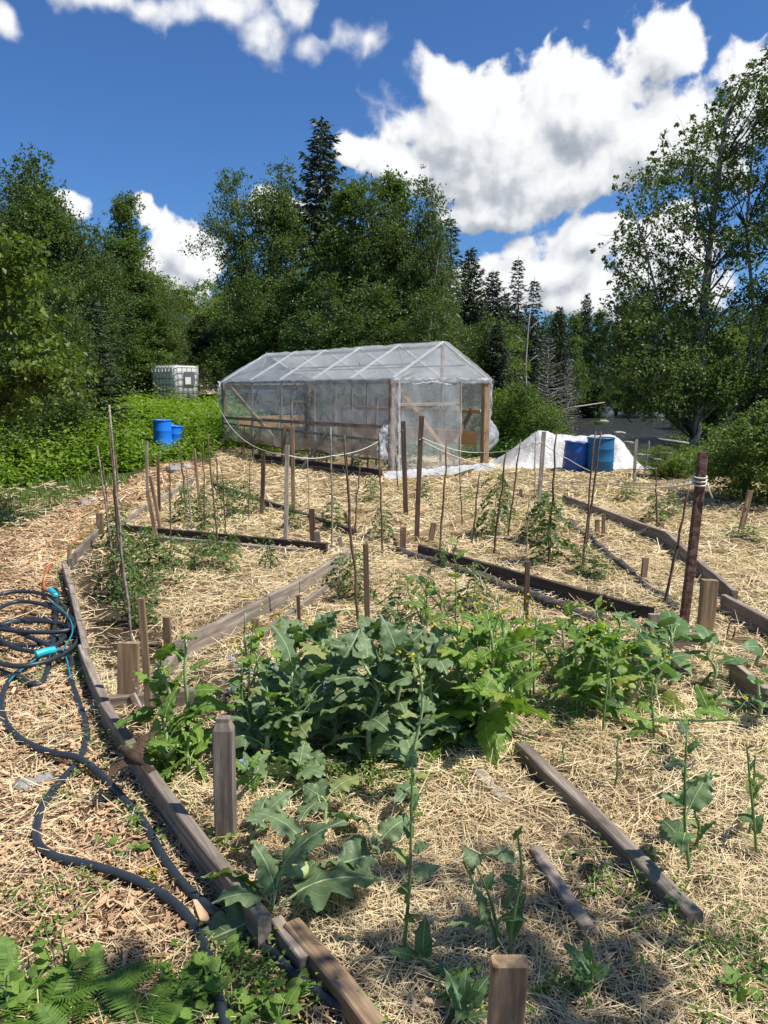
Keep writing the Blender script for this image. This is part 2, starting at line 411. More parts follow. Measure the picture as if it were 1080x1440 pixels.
M['connector'] = plain('turquoise_connector', (0.02, 0.42, 0.50), 0.4, 0.5)
M['orange'] = plain('orange_hose', (0.55, 0.13, 0.06), 0.5, nz=0.2)
M['rope'] = plain('white_rope', (0.68, 0.66, 0.58), 0.8, nz=0.25, nscale=60)
M['rock'] = plain('grey_rock', (0.36, 0.34, 0.30), 0.9, nz=0.5, nscale=4, bump=0.8)
M['white_pipe'] = plain('white_strapping', (0.72, 0.72, 0.68), 0.5, nz=0.2)
M['bird'] = plain('brown_feather', (0.05, 0.028, 0.015), 0.8, nz=0.6, nscale=30, col2=(0.018, 0.011, 0.008))
M['wing'] = plain('pale_brown_wing', (0.13, 0.08, 0.05), 0.8, nz=0.5, nscale=40, trans=0.3)
M['beak'] = plain('beak_horn', (0.06, 0.05, 0.04), 0.5)
M['rust'] = plain('rusty_steel', (0.085, 0.028, 0.016), 0.85, 0.3, nscale=28, bump=0.8, col2=(0.20, 0.13, 0.11))
M['dirt'] = plain('sandy_dirt', (0.42, 0.33, 0.24), 0.95, nz=0.35, nscale=3, bump=0.8)

def tarp_mat():
    m, n, b, o = new_mat('white_tarpaulin')
    v = n.n('ShaderNodeTexCoord').outputs['Object']
    f = n.noise(v, 7, 6, 0.6, 1.2); st = n.noise(v, 2, 4, 0.6)
    n._in(b.inputs['Base Color'], n.mix(n.smooth(st, 0.5, 0.75), (0.74, 0.73, 0.70), (0.56, 0.53, 0.46)))
    b.inputs['Roughness'].default_value = 0.45; set_bump(n, b, f, 0.7, 0.05)
    tr = n.n('ShaderNodeBsdfTranslucent'); tr.inputs[0].default_value = (0.7, 0.7, 0.66, 1)
    mx = n.n('ShaderNodeMixShader'); mx.inputs[0].default_value = 0.25
    m.node_tree.links.new(b.outputs[0], mx.inputs[1]); m.node_tree.links.new(tr.outputs[0], mx.inputs[2])
    m.node_tree.links.new(mx.outputs[0], o.inputs[0]); return m
M['tarp'] = tarp_mat()
def film_mat(name, lo, hi, scale=3.0, stretch=(1, 1, 1)):
    m, n, b, o = new_mat(name)
    v = n.vmath('MULTIPLY', n.n('ShaderNodeTexCoord').outputs['Object'], stretch)
    f = n.noise(v, scale, 7, 0.65, 1.5); f2 = n.noise(v, scale * 4, 5, 0.6, 2.5)
    b.inputs['Base Color'].default_value = (0.74, 0.79, 0.84, 1); b.inputs['Roughness'].default_value = 0.20
    b.inputs['Specular IOR Level'].default_value = 0.6
    set_bump(n, b, n.math('ADD', f, n.math('MULTIPLY', f2, 0.25)), 0.5, 0.05)
    tr = n.n('ShaderNodeBsdfTranslucent'); tr.inputs[0].default_value = (0.82, 0.84, 0.86, 1)
    m1 = n.n('ShaderNodeMixShader'); m1.inputs[0].default_value = 0.4
    tp = n.n('ShaderNodeBsdfTransparent'); tp.inputs[0].default_value = (0.96, 0.97, 0.97, 1)
    m2 = n.n('ShaderNodeMixShader')
    fac = n.math('ADD', n.math('MULTIPLY', n.smooth(f, 0.35, 0.7), hi - lo), lo)
    fac = n.math('ADD', fac, n.math('MULTIPLY', n.smooth(f2, 0.6, 0.8), 0.12), clamp=True)
    n._in(m2.inputs[0], fac); L = m.node_tree.links
    L.new(b.outputs[0], m1.inputs[1]); L.new(tr.outputs[0], m1.inputs[2])
    L.new(tp.outputs[0], m2.inputs[1]); L.new(m1.outputs[0], m2.inputs[2]); L.new(m2.outputs[0], o.inputs[0])
    return m
M['film'] = film_mat('clear_plastic_film', 0.19, 0.38, 1.1, (1, 1, 0.6))
M['roof_film'] = film_mat('roof_plastic_film', 0.36, 0.56, 1.0, (1, 0.6, 1))
M['white_film'] = film_mat('crumpled_plastic', 0.55, 0.9, 6)

def birch_bark():
    m, n, b, o = new_mat('birch_bark')
    v = n.vmath('MULTIPLY', n.n('ShaderNodeTexCoord').outputs['Object'], (9, 9, 3.5))
    f = n.noise(v, 1.6, 6, 0.65); g = n.noise(n.vmath('MULTIPLY', v, (1, 1, 7)), 1.2, 4, 0.6)
    c = n.mix(n.smooth(f, 0.50, 0.62), (0.36, 0.34, 0.31), (0.05, 0.045, 0.04))
    c = n.mix(n.smooth(g, 0.60, 0.68), c, (0.03, 0.028, 0.025))
    n._in(b.inputs['Base Color'], c); b.inputs['Roughness'].default_value = 0.8; set_bump(n, b, f, 0.5, 0.02); return m
M['birch_bark'] = birch_bark()
M['tree_bark'] = plain('grey_tree_bark', (0.10, 0.085, 0.07), 0.9, nz=0.6, nscale=12, bump=0.8)
M['dead_bark'] = plain('bleached_wood', (0.38, 0.36, 0.33), 0.9, nz=0.4, nscale=10, bump=0.5)

def ground_mat():
    m, n, b, o = new_mat('garden_ground')
    at_ = n.n('ShaderNodeVertexColor', layer_name='cover').outputs[0]
    sx = n.n('ShaderNodeSeparateColor'); n._in(sx.inputs[0], at_)
    v = n.n('ShaderNodeTexCoord').outputs['Object']
    f1 = n.noise(v, 26, 8, 0.75, 2.0); f2 = n.noise(n.vmath('MULTIPLY', v, (1, 2.2, 1)), 60, 4, 0.7, 3.0); f3 = n.noise(v, 2.2, 5, 0.6)
    straw = n.ramp(n.math('MULTIPLY_ADD', f2, 0.6, n.math('MULTIPLY', f1, 0.4)), [(0.36, (0.045, 0.028, 0.016)), (0.46, (0.17, 0.11, 0.06)), (0.56, (0.44, 0.33, 0.19)), (0.68, (0.66, 0.53, 0.34))])
    chip = n.ramp(n.math('MULTIPLY_ADD', f1, 0.6, n.math('MULTIPLY', f2, 0.4)), [(0.34, (0.06, 0.032, 0.018)), (0.47, (0.22, 0.125, 0.065)), (0.6, (0.42, 0.27, 0.16)), (0.72, (0.58, 0.42, 0.27))])
    soil = n.ramp(f1, [(0.3, (0.018, 0.012, 0.008)), (0.7, (0.085, 0.055, 0.035))])
    grass = n.ramp(f1, [(0.3, (0.03, 0.045, 0.012)), (0.55, (0.07, 0.10, 0.025)), (0.75, (0.14, 0.16, 0.06))])
    c = n.mix(sx.outputs[0], soil, straw); c = n.mix(sx.outputs[2], c, chip); c = n.mix(sx.outputs[1], c, grass)
    c = n.mix(n.math('MULTIPLY', n.smooth(f3, 0.52, 0.72), 0.45), c, soil)
    n._in(b.inputs['Base Color'], c); b.inputs['Roughness'].default_value = 0.95; b.inputs['Specular IOR Level'].default_value = 0.15
    set_bump(n, b, n.math('ADD', f1, f2), 0.9, 0.03); return m
M['ground'] = ground_mat()
def water_mat():
    m, n, b, o = new_mat('river_water')
    v = n.n('ShaderNodeTexCoord').outputs['Object']
    f = n.noise(n.vmath('MULTIPLY', v, (1, 1.6, 1)), 2.2, 6, 0.6, 1.0); g = n.noise(v, 5, 6, 0.7, 0.8)
    foam = n.math('MULTIPLY', n.smooth(g, 0.56, 0.64), 0.4)
    n._in(b.inputs['Base Color'], n.mix(foam, (0.02, 0.022, 0.02), (0.6, 0.6, 0.58)))
    n._in(b.inputs['Roughness'], n.math('MULTIPLY_ADD', foam, 0.4, 0.30)); b.inputs['Specular IOR Level'].default_value = 0.22
    set_bump(n, b, f, 1.0, 0.6); return m
M['water'] = water_mat()

# ================================================================== ground
def garden_back(x): return np.interp(x, [-6, -5, -3.8, 0, 2.4, 5, 6, 8, 12], [12, 14.5, 19.5, 19.5, 18, 15.6, 14.2, 11, 8])
def masks(x, y):
    bl = bed_left(y); wob = 0.25 * (fbm(x * 1.3, y * 1.3, 21, 2) - 0.4)
    ins = (x > bl) & (y < 30)
    bed = ins * ss((garden_back(x) + wob * 3 - y) / 0.8)
    path = (~ins) * ss((x - (bl - 1.25 - 1.6 * ss((9 - y) / 4)) + wob) / 0.4) * ss((17 - y) / 1.5)
    return bed, path
def build_ground():
    def lines(segs):
        out = []
        for a, b, s in segs: out += list(np.arange(a, b, s))
        return np.array(out)
    xs = lines([(-460,-60,25),(-60,-16,2),(-16,-5.5,.3),(-5.5,6.5,.065),(6.5,20,.3),(20,60,2),(60,470,25)])
    ys = lines([(-40,-4,4),(-4,1,.4),(1,15,.07),(15,32,.25),(32,110,2),(110,560,25)])
    X, Y = np.meshgrid(xs, ys, indexing='ij'); Z = terrain(X, Y)
    V = np.stack([X, Y, Z], -1); a, b = X.shape
    i = np.arange(a - 1)[:, None] * b; j = np.arange(b - 1)[None]
    Q = np.stack([i + j, i + b + j, i + b + j + 1, i + j + 1], -1).reshape(-1, 4)
    me = mesh_np('ground', V, Q, None, [M['ground']], smooth=True)
    bed, path = masks(X, Y)
    soil = ss((vnoise(X * 1.1, Y * 1.1, 31) - 0.72) / 0.15) * ss((6 - Y) / 3)
    edge = ss((X - bed_left(Y)) / 0.1) * ss((bed_left(Y) + 0.75 - X) / 0.35) * ss((Y - 3.8) / 0.6) * ss((8 - Y) / 1)
    st = bed * (1 - 0.8 * np.maximum(soil, edge))
    gr = (1 - np.clip(bed + path, 0, 1))
    fld = gr * ss((13 - Y) / 1) * ss((fbm(X * 0.9, Y * 0.9, 41, 3) - 0.38) / 0.15)
    col = np.stack([st + fld, gr * (1 - fld), path, np.ones_like(X)], -1)
    at_ = me.color_attributes.new('cover', 'FLOAT_COLOR', 'POINT'); at_.data.foreach_set('color', col.astype(np.float32).ravel())
    tag(link('ground', me), kind='structure')
build_ground()

def build_river():
    b = MB(); pts = []
    for (p, q) in zip(RIVER[:-1], RIVER[1:]):
        for t in np.linspace(0, 1, 8)[:-1]: pts.append(p + (q - p) * t)
    pts = np.array(pts); T = np.gradient(pts, axis=0); T /= np.linalg.norm(T, axis=1)[:, None]
    N = np.stack([-T[:, 1], T[:, 0]], 1); rows = []
    for k in np.linspace(-1, 1, 7):
        p = pts + N * k * (6.5 + 0.04 * np.maximum(pts[:, 1:2] - 25, 0)); rows.append(np.stack([p[:, 0], p[:, 1], np.full(len(p), WATER_Z)], 1))
    b.grid(np.array(rows)); tag(link('river', b.mesh('river', [M['water']])), kind='structure')
build_river()

# ------------------------------------------------------------------ mulch
def strands(P, az, tilt, L, Wd, bend):
    """bent flat ribbons, 3 cross sections each"""
    n = len(P); d = np.stack([np.cos(az) * np.cos(tilt), np.sin(az) * np.cos(tilt), np.sin(tilt)], 1)
    s = np.stack([-np.sin(az), np.cos(az), rng.uniform(-0.8, 0.8, n)], 1); s /= np.linalg.norm(s, axis=1)[:, None]
    side = np.stack([-np.sin(az), np.cos(az), np.zeros(n)], 1)
    rows = []
    for t, w in ((-0.5, 0.7), (0.0, 1.0), (0.5, 0.5)):
        c = P + d * (L * t)[:, None] + side * (bend * L * (0.25 - t * t))[:, None]
        rows += [c - s * (Wd * w / 2)[:, None], c + s * (Wd * w / 2)[:, None]]
    V = np.stack(rows, 1).reshape(-1, 3); k = np.arange(n)[:, None] * 6
    Q = np.concatenate([k + np.array([[0, 1, 3, 2]]), k + np.array([[2, 3, 5, 4]])]).reshape(-1, 4)
    return V, Q
def scatter(x0, x1, y0, y1, dens):
    n = int((x1 - x0) * (y1 - y0) * dens); return rng.uniform(x0, x1, n), rng.uniform(y0, y1, n)
def in_view(x, y, m=1.25): return np.abs(x) < y * 0.60 + 1.25
def build_straw():
    Vs = []; Qs = []; off = 0
    for (y0, y1, dens, L, Wd, zz) in [(1.2, 2.6, 7500, .085, .0024, .022), (2.6, 4.4, 4600, .10, .0030, .028), (4.4, 7.2, 1900, .12, .0046, .034), (7.2, 11, 760, .14, .0078, .036), (11, 19.5, 240, .17, .013, .036)]:
        xm = y1 * 0.60 + 1.3; x, y = scatter(-xm, xm, y0, y1, dens)
        k = in_view(x, y); x, y = x[k], y[k]
        bed, path = masks(x, y)
        clump = .55 * fbm(x * 3.1, y * 3.1, 51, 3) + .45 * fbm(x * 8.5, y * 8.5, 57, 2) * 1.15
        soil = ss((vnoise(x * 1.1, y * 1.1, 31) - 0.72) / 0.15) * ss((6 - y) / 3)
        edge = ss((x - bed_left(y)) / 0.1) * ss((bed_left(y) + 0.75 - x) / 0.35) * ss((y - 3.8) / 0.6) * ss((8 - y) / 1)
        pr = (bed * (1 - 0.85 * np.maximum(soil, edge)) + path * 0.28 + 0.25 * (1 - bed) * (1 - path) * (y < 13)) * (0.34 + 1.15 * ss((clump - 0.27) / 0.26))
        k = rng.random(len(x)) < pr; x, y, clump = x[k], y[k], clump[k]; n = len(x)
        z = terrain(x, y) + rng.random(n) ** 1.6 * zz * (0.5 + clump * 1.4) + 0.002
        ang = vnoise(x * 3, y * 3, 61) * 9 + rng.normal(0, 0.9, n)
        V, Q = strands(np.stack([x, y, z], 1), ang, rng.normal(0, 0.24, n), L * rng.lognormal(-.1, 0.6, n).clip(.2, 2.8), Wd * rng.uniform(.6, 1.5, n), rng.normal(0, .35, n))
        Vs.append(V); Qs.append(Q + off); off += len(V)
    me = mesh_np('straw_mulch', np.vstack(Vs), np.vstack(Qs), None, [M['straw']])
    tag(link('straw_mulch', me), kind='stuff')
build_straw()
def build_chips():
    Vs = []; Qs = []; off = 0
    for (y0, y1, dens, sz) in [(1.2, 3.0, 7500, .015), (3.0, 5.0, 4200, .019), (5.0, 9.5, 1500, .030), (9.5, 16, 300, .06)]:
        xm = y1 * 0.60 + 1.3; x, y = scatter(-xm, xm, y0, y1, dens); k = in_view(x, y); x, y = x[k], y[k]
        bed, path = masks(x, y)
        k = rng.random(len(x)) < path * (0.40 + .9 * fbm(x * 4, y * 4, 71, 2)) + bed * 0.05; x, y = x[k], y[k]; n = len(x)
        P = np.stack([x, y, terrain(x, y) + rng.random(n) * 0.014 + 0.003], 1)
        az = rng.uniform(0, 6.28, n); L = sz * rng.lognormal(0, .55, n); Wd = L * rng.uniform(.10, .38, n); H = L * 0.10
        tl = rng.normal(0, .22, n); tr = rng.normal(0, .3, n)
        a = np.stack([np.cos(az) * np.cos(tl), np.sin(az) * np.cos(tl), np.sin(tl)], 1)
        bb = np.stack([-np.sin(az) * np.cos(tr), np.cos(az) * np.cos(tr), np.sin(tr)], 1); u = np.cross(a, bb)
        c = []
        for (i, j, k2) in [(-1,-.7,0),(-.8,1,0),(1,.6,0),(.7,-1,0),(-1,-.7,1),(-.8,1,1),(1,.6,1),(.7,-1,1)]:
            c.append(P + a * (L * i / 2)[:, None] + bb * (Wd * j / 2)[:, None] + u * (H * k2)[:, None])
        V = np.stack(c, 1).reshape(-1, 3); kk = np.arange(n)[:, None] * 8
        Q = np.concatenate([kk + np.array([q]) for q in [(4,7,6,5),(0,4,5,1),(1,5,6,2),(2,6,7,3),(3,7,4,0)]])
        Vs.append(V); Qs.append(Q + off); off += len(V)
    tag(link('wood_chips', mesh_np('wood_chips', np.vstack(Vs), np.vstack(Qs), None, [M['chip']])), kind='stuff')
build_chips()

# ------------------------------------------------------------------ leaves in quantity
def leaf_quads(P, size, up=0.6, ratio=0.62, rg=rng):
    n = len(P); a = rg.normal(size=(n, 3)); a[:, 2] -= 0.35; a /= np.linalg.norm(a, axis=1)[:, None]
    nn = rg.normal(size=(n, 3)); nn[:, 2] += up * 2; b = np.cross(a, nn); b /= np.linalg.norm(b, axis=1)[:, None] + 1e-9
    c = np.cross(b, a); s = size[:, None]
    V = np.stack([P - a * s * .5, P + b * s * ratio * .5 + c * s * .10, P + a * s * .5 - c * s * .06, P - b * s * ratio * .5 + c * s * .10], 1).reshape(-1, 3)
    return V, np.arange(n * 4).reshape(-1, 4)
def limb_path(a, b, rg, sag=0.15, n=5):
    a = np.array(a, float); b = np.array(b, float); L = np.linalg.norm(b - a); t = np.linspace(0, 1, n)[:, None]
    P = a + (b - a) * t; P[:, 2] += (np.sin(t * math.pi) * sag * L)[:, 0]; P[1:-1] += rg.normal(size=(n - 2, 3)) * 0.035 * L; return P
def clump_tree(seed, trunks, clumps, leaf, nleaf, mats, limb_r=0.02, up=0.6, ratio=0.62, flat=0.75):
    """trunks: list of (points, radii); clumps: (x, y, z, r) ; returns trunk mesh, crown mesh"""
    rg = np.random.default_rng(seed); tb = MB()
    for P, r in trunks: tb.tube(P, r, 8)
    tp = np.vstack([np.asarray(P, float) for P, r in trunks]); tr = np.concatenate([np.asarray(r, float) for P, r in trunks])
    cl = np.array(clumps); Ps = []; Sz = []; vol = cl[:, 3] ** 2; nper = np.maximum(6, (nleaf * vol / vol.sum()).astype(int))
    for (x, y, z, r), m in zip(cl, nper):
        d = np.hypot(tp[:, 0] - x, tp[:, 1] - y); cost = d + 1.2 * np.abs(tp[:, 2] - (z - 0.55 * d)); k = int(np.argmin(cost))
        rr = min(tr[k] * 0.5, limb_r * (0.6 + d[k] * 0.5)); path = limb_path(tp[k], (x, y, z), rg)
        tb.tube(path, np.linspace(rr, rr * 0.25, len(path)), 4, 1, cap=False)
        for _ in range(2):
            q = np.array([x, y, z]) + rg.normal(size=3) * r * 0.8; tb.tube([path[-2], (path[-1] + q) / 2, q], [rr * .35, rr * .25, rr * .12], 3, 1, cap=False)
        # leaves hang along a handful of twigs inside the clump
        tw = np.array([x, y, z]) + rg.normal(size=(max(3, m // 12), 3)) * r * np.array([1, 1, flat]) * 0.62
        idx = rg.integers(0, len(tw), m)
        Ps.append(tw[idx] + rg.normal(size=(m, 3)) * r * 0.17); Sz.append(leaf * rg.uniform(.6, 1.35, m))
    V, Q = leaf_quads(np.vstack(Ps), np.concatenate(Sz), up, ratio, rg)
    return tb.mesh('trunk', [mats[0], M['tree_bark']], True), mesh_np('crown', V, Q, None, [mats[1]])

def broad(seed, H, Rr, base, nclump, leaf, nleaf, mats, shape='round', stems=1, rc=(.35, .7), up=0.6):
    rg = np.random.default_rng(seed); trunks = []
    for s in range(stems):
        lean = rg.normal(size=2) * (0.03 if stems == 1 else 0.13) * H
        t = np.linspace(0, 1, 9); P = np.stack([lean[0] * t ** 1.3 + .06 * np.sin(t * 7 + s), lean[1] * t ** 1.3 + .06 * np.cos(t * 6 + s), t * H * .95 - .35], 1)
        trunks.append((P, (1 - t * .9) * H * .0125 + .008))
    cl = []
    for i in range(nclump):
        h = rg.random() ** 0.9
        pr = {'round': math.sin(math.pi * min(1, .10 + .87 * h)) ** .7, 'point': (1 - h) ** .75 * min(1, .45 + 3 * h) + .05, 'column': (1 - h ** 3) * .8 + .1}[shape]
        az = rg.uniform(0, 6.28); q = rg.random() ** .45 * pr * Rr * rg.uniform(.75, 1.15)
        P = trunks[rg.integers(0, stems)][0]; ax = P[min(8, int(h * 8))]
        cl.append((ax[0] + q * math.cos(az), ax[1] + q * math.sin(az), base + (H - base) * h, rg.uniform(*rc) * (.6 + .4 * pr)))
    cl.append((trunks[0][0][-1][0], trunks[0][0][-1][1], H, rc[0]))
    return clump_tree(seed, trunks, cl, leaf, nleaf, mats, 0.022 * H / 8, up)

def spruce(seed, H, Rr, base, mats, dens=1.0, droop=0.25, needle=.16):
    rg = np.random.default_rng(seed); tb = MB(); t = np.linspace(0, 1, 8)
    tb.tube(np.stack([.04 * np.sin(t * 5), .04 * np.cos(t * 4), t * H - .3], 1), (1 - t) * H * .0115 + .006, 6)
    Ps = []; Ds = []; z = base
    while z < H - .05:
        f = (z - base) / (H - base); L = Rr * ((1 - f) ** .62) * rg.uniform(.75, 1.15) + .05; nb = max(5, int((7 + 4 * (1 - f)) * dens)); a0 = rg.uniform(0, 6.28)
        for k in range(nb):
            az = a0 + k * 6.283 / nb + rg.normal() * .2; l = L * rg.uniform(.40, 1.2); el = .35 * f * 2 - droop + rg.normal() * .08
            d = np.array([math.cos(az) * math.cos(el), math.sin(az) * math.cos(el), math.sin(el)])
            tt = np.linspace(0, 1, 4)[:, None]; P = np.array([0, 0, z]) + d * l * tt; P[:, 2] += (.18 * l * tt[:, 0] ** 2)
            tb.tube(P, np.linspace(.012 + .006 * l, .003, 4), 3, cap=False)
            m = max(7, int(l * 38 * dens)); s = rg.random(m) ** .7; q = np.array([0, 0, z]) + d * l * s[:, None]; q[:, 2] += .18 * l * s ** 2
            side = np.array([-math.sin(az), math.cos(az), 0]); sg = np.where(rg.random(m) < .5, -1, 1)
            ds = d * .8 + side * sg[:, None] * rg.uniform(.3, 1.1, m)[:, None]; ds[:, 2] -= rg.uniform(.05, 1.1, m)
            Ps.append(q); Ds.append(ds / np.linalg.norm(ds, axis=1)[:, None] * (needle * rg.uniform(.7, 1.6, m))[:, None])
        z += rg.uniform(.12, .22) * (H / 9) ** .5
    P = np.vstack(Ps); D = np.vstack(Ds); n = len(P); L = np.linalg.norm(D, axis=1)[:, None]; a = D / L
    b = np.cross(a, rg.normal(size=(n, 3))); b /= np.linalg.norm(b, axis=1)[:, None]
    V = np.stack([P, P + D * .45 + b * L * .17, P + D * 1.2, P + D * .45 - b * L * .17], 1).reshape(-1, 3)
    top = MB(); top.tube([(0, 0, H - .5), (0, 0, H + .10)], [.025, .008], 5)
    V = np.vstack([V, top.V[0]]); Q = np.vstack([np.arange(n * 4).reshape(-1, 4), top.Q[0] + n * 4])
    return tb.mesh('trunk', [mats[0]], True), mesh_np('crown', V, Q, None, [mats[1]])

KIND = {
 'birch':   ('birch_tree', 8.4, 1.9, broad(11, 8.4, 1.9, 1.2, 135, .092, 36000, (M['birch_bark'], M['birch_leaf']), 'round', 2)),
 'birch2':  ('birch_tree', 8.0, 1.8, broad(12, 8.0, 1.8, 1.0, 125, .092, 34000, (M['birch_bark'], M['poplar_leaf']), 'column', 1)),
 'poplar':  ('poplar_tree', 9.0, 1.7, broad(13, 9.0, 1.7, .9, 150, .088, 36000, (M['tree_bark'], M['poplar_leaf']), 'point', 1, (.3, .6))),
 'maple':   ('maple_tree', 7.0, 2.4, broad(14, 7.0, 2.4, .5, 130, .105, 32000, (M['tree_bark'], M['maple_leaf']), 'round', 2, (.4, .75), 1.2)),
 'dark':    ('alder_tree', 7.5, 2.3, broad(15, 7.5, 2.3, .3, 140, .105, 34000, (M['tree_bark'], M['dark_leaf']), 'column', 2, (.4, .8))),
 'spruce':  ('spruce_tree', 9.0, 1.9, spruce(21, 9.0, 1.9, .5, (M['tree_bark'], M['needle']), 1.0)),
 'spruce2': ('spruce_tree', 9.0, 1.5, spruce(22, 9.0, 1.5, .8, (M['tree_bark'], M['needle']), .85, .35)),
 'thin':    ('spruce_tree', 10.0, 1.0, spruce(23, 10.0, 1.1, 2.0, (M['tree_bark'], M['needle']), .7, .4)),
 'deadsp':  ('dead_spruce', 6.0, 1.3, spruce(24, 6.0, 1.3, .4, (M['dead_bark'], M['needle_dead']), .42, .30, .085)),
 'shrub':   ('shrub', 2.0, 1.1, broad(31, 2.0, 1.1, .1, 46, .065, 10000, (M['tree_bark'], M['poplar_leaf']), 'round', 4, (.2, .38), 1.0)),
 'shrub2':  ('shrub', 2.2, 1.0, broad(32, 2.2, 1.0, .1, 46, .065, 10000, (M['tree_bark'], M['maple_leaf']), 'round', 4, (.2, .38), 1.0)),
}
def plant_tree(kind, x, y, H, Rr=None, label='', cat='tree', group=None, rz=None, name=None):
    nm, H0, R0, (tm, cm) = KIND[kind]; z = tz(x, y)
    o = thing(name or nm, label, cat, (x, y, z - .05), random.uniform(0, 6.28) if rz is None else rz, group)
    sz = H / H0; sr = (Rr / R0) if Rr else sz; o.scale = (sr, sr, sz)
    link('trunk' if cat != 'shrub' else 'branches', tm, o); link('crown' if cat != 'shrub' else 'foliage', cm, o); return o
def tree_px(kind, px, Y, top, Rpx, label, group=None, **k):
    p = at(px, top, Y); return plant_tree(kind, p.x, Y, p.z - tz(p.x, Y), Rpx / F * Y, label, k.pop('cat', 'tree'), group, **k)

# individual trees, left to right
tree_px('dark', 8, 24, 232, 95, 'tallest dark leafy tree at the far left edge')
tree_px('birch2', 66, 23, 268, 70, 'leafy tree second from the left edge of the forest')
tree_px('dark', 112, 24, 310, 66, 'dark leafy tree between the left edge and the pointed poplar')
tree_px('poplar', 158, 28, 280, 62, 'pointed poplar rising above the woods on the left')
tree_px('poplar', 190, 26, 335, 62, 'shorter poplar sloping down right of the pointed poplar')
tree_px('birch', 222, 27, 385, 40, 'low leafy tree at the end of the left woods')
tree_px('spruce2', 128, 17, 420, 62, 'dark spruce low behind the fern thicket on the left')
tree_px('dark', 30, 15, 395, 80, 'low dark tree behind the near bush on the left')
tree_px('maple', 262, 42, 402, 60, 'bright rounded maple in the gap above the white tank')
tree_px('maple', 300, 46, 395, 66, 'pale green maple in the gap left of the central birch')
tree_px('dark', 225, 38, 425, 40, 'dark tree in the gap just left of the bright maples')
tree_px('birch', 352, 30, 232, 64, 'tall birch at the left of the central trees')
tree_px('birch2', 402, 30, 275, 50, 'slim birch between the left birch and tall spruce')
tree_px('spruce', 452, 31, 166, 78, 'tall spruce standing highest above the central trees')
tree_px('poplar', 455, 26, 262, 84, 'broad poplar in front of the tall spruce')
tree_px('poplar', 512, 25, 244, 88, 'densest poplar right behind the greenhouse ridge')
tree_px('birch', 560, 25, 262, 62, 'birch with pale thin trunk behind the greenhouse peak')
tree_px('birch', 588, 24, 318, 46, 'loose leafy birch right of the greenhouse peak')
tree_px('thin', 608, 28, 288, 30, 'bare topped spruce behind the loose birch')
tree_px('thin', 633, 27, 300, 34, 'thin ragged spruce with drooping boughs above the gable')
tree_px('dark', 400, 27, 395, 82, 'dark low tree directly behind the greenhouse roof')
tree_px('dark', 500, 22, 400, 90, 'dark low tree behind the middle of the greenhouse roof')
tree_px('birch', 590, 22, 420, 60, 'low birch behind the greenhouse gable')
tree_px('spruce', 662, 29, 348, 52, 'dark spruce with open boughs right of the greenhouse')
tree_px('spruce', 694, 33, 380, 44, 'pointed spruce second right of the greenhouse')
tree_px('spruce', 712, 38, 410, 26, 'small spruce peeking between two pointed spruces')
tree_px('thin', 729, 36, 360, 26, 'narrow spire spruce beside the dead white trunk')
tree_px('thin', 752, 37, 390, 26, 'ragged grey topped spruce right of the dead trunk')
tree_px('spruce', 700, 26, 452, 40, 'low spruce beside the greenhouse corner')
tree_px('deadsp', 772, 32, 470, 44, 'dead grey spruce with bare drooping twigs', cat='tree')
tree_px('deadsp', 800, 38, 500, 30, 'smaller bare grey dead spruce by the river')
tree_px('spruce', 826, 70, 412, 24, 'distant dark spruce poking above the far treeline')
tree_px('spruce2', 645, 25, 455, 34, 'low spruce just behind the greenhouse right slope')
# dead white trunk
b = MB(); zb = tz(5.6, 30); P = [(0, 0, 0), (.03, 0, 1.5), (-.05, 0, 3), (.02, 0, 4.4), (.10, 0, 5.1)]; b.tube(P, [.06, .055, .045, .03, .01], 7)
for h, dx, dz in ((3.6, -.5, .5), (4.1, .4, .45), (3.0, .45, .35), (2.2, -.4, .3)): b.tube([(0, 0, h), (dx * .6, .05, h + dz * .7), (dx, .1, h + dz)], [.03, .02, .006], 4)
p = at(743, 430, 30); o = thing('dead_tree', 'bleached white dead trunk standing among the spruces', 'dead tree', (p.x, 30, tz(p.x, 30))); o.scale = (1, 1, (p.z - o.location.z) / 5.1); link('trunk', b.mesh('trunk', [M['dead_bark']], True), o)

# the wall of woods behind
def where(px):
    for lim, s in [(20, 'at the far left edge'), (110, 'above the hazel bush'), (200, 'above the left thicket'), (290, 'over the white tank'), (400, 'behind the far end of the greenhouse'), (520, 'behind the middle of the greenhouse'), (620, 'behind the greenhouse gable'), (700, 'right of the greenhouse'), (780, 'above the tarp'), (860, 'above the blue drums'), (960, 'left of the big birch'), (1080, 'behind the big birch'), (9999, 'at the far right edge')]:
        if px < lim: return s
KW = {'dark': 'dark leafy tree', 'maple': 'bright leafy tree', 'poplar': 'slender poplar', 'birch': 'loose leafy birch', 'birch2': 'birch', 'spruce': 'spruce', 'spruce2': 'spruce', 'shrub': 'shrub', 'shrub2': 'bright shrub'}
bg_kinds = ['dark', 'maple', 'poplar', 'birch', 'spruce', 'dark']
rg = random.Random(5)
for i in range(26):      # left and centre
    px = -60 + i * 30; Y = rg.uniform(30, 40); top = np.interp(px, [-60, 100, 190, 250, 300, 340, 560, 640, 720], [270, 330, 380, 440, 430, 380, 350, 420, 455]) + rg.uniform(-4, 26)
    k_ = rg.choice(bg_kinds); tree_px(k_, px, Y, top, 60, f'{KW[k_]} in the shaded woods {where(px)}', 'woods behind the garden')
for i in range(22):
    px = -80 + i * 36; Y = rg.uniform(24, 29) + (9 if 165 < px < 430 else 0); top = 470 + rg.uniform(-30, 20)
    k_ = rg.choice(['dark', 'maple', 'dark', 'birch', 'spruce2']); tree_px(k_, px, Y, top, 52, f'{KW[k_]} low in the woods {where(px)}', 'undergrowth trees behind the garden')
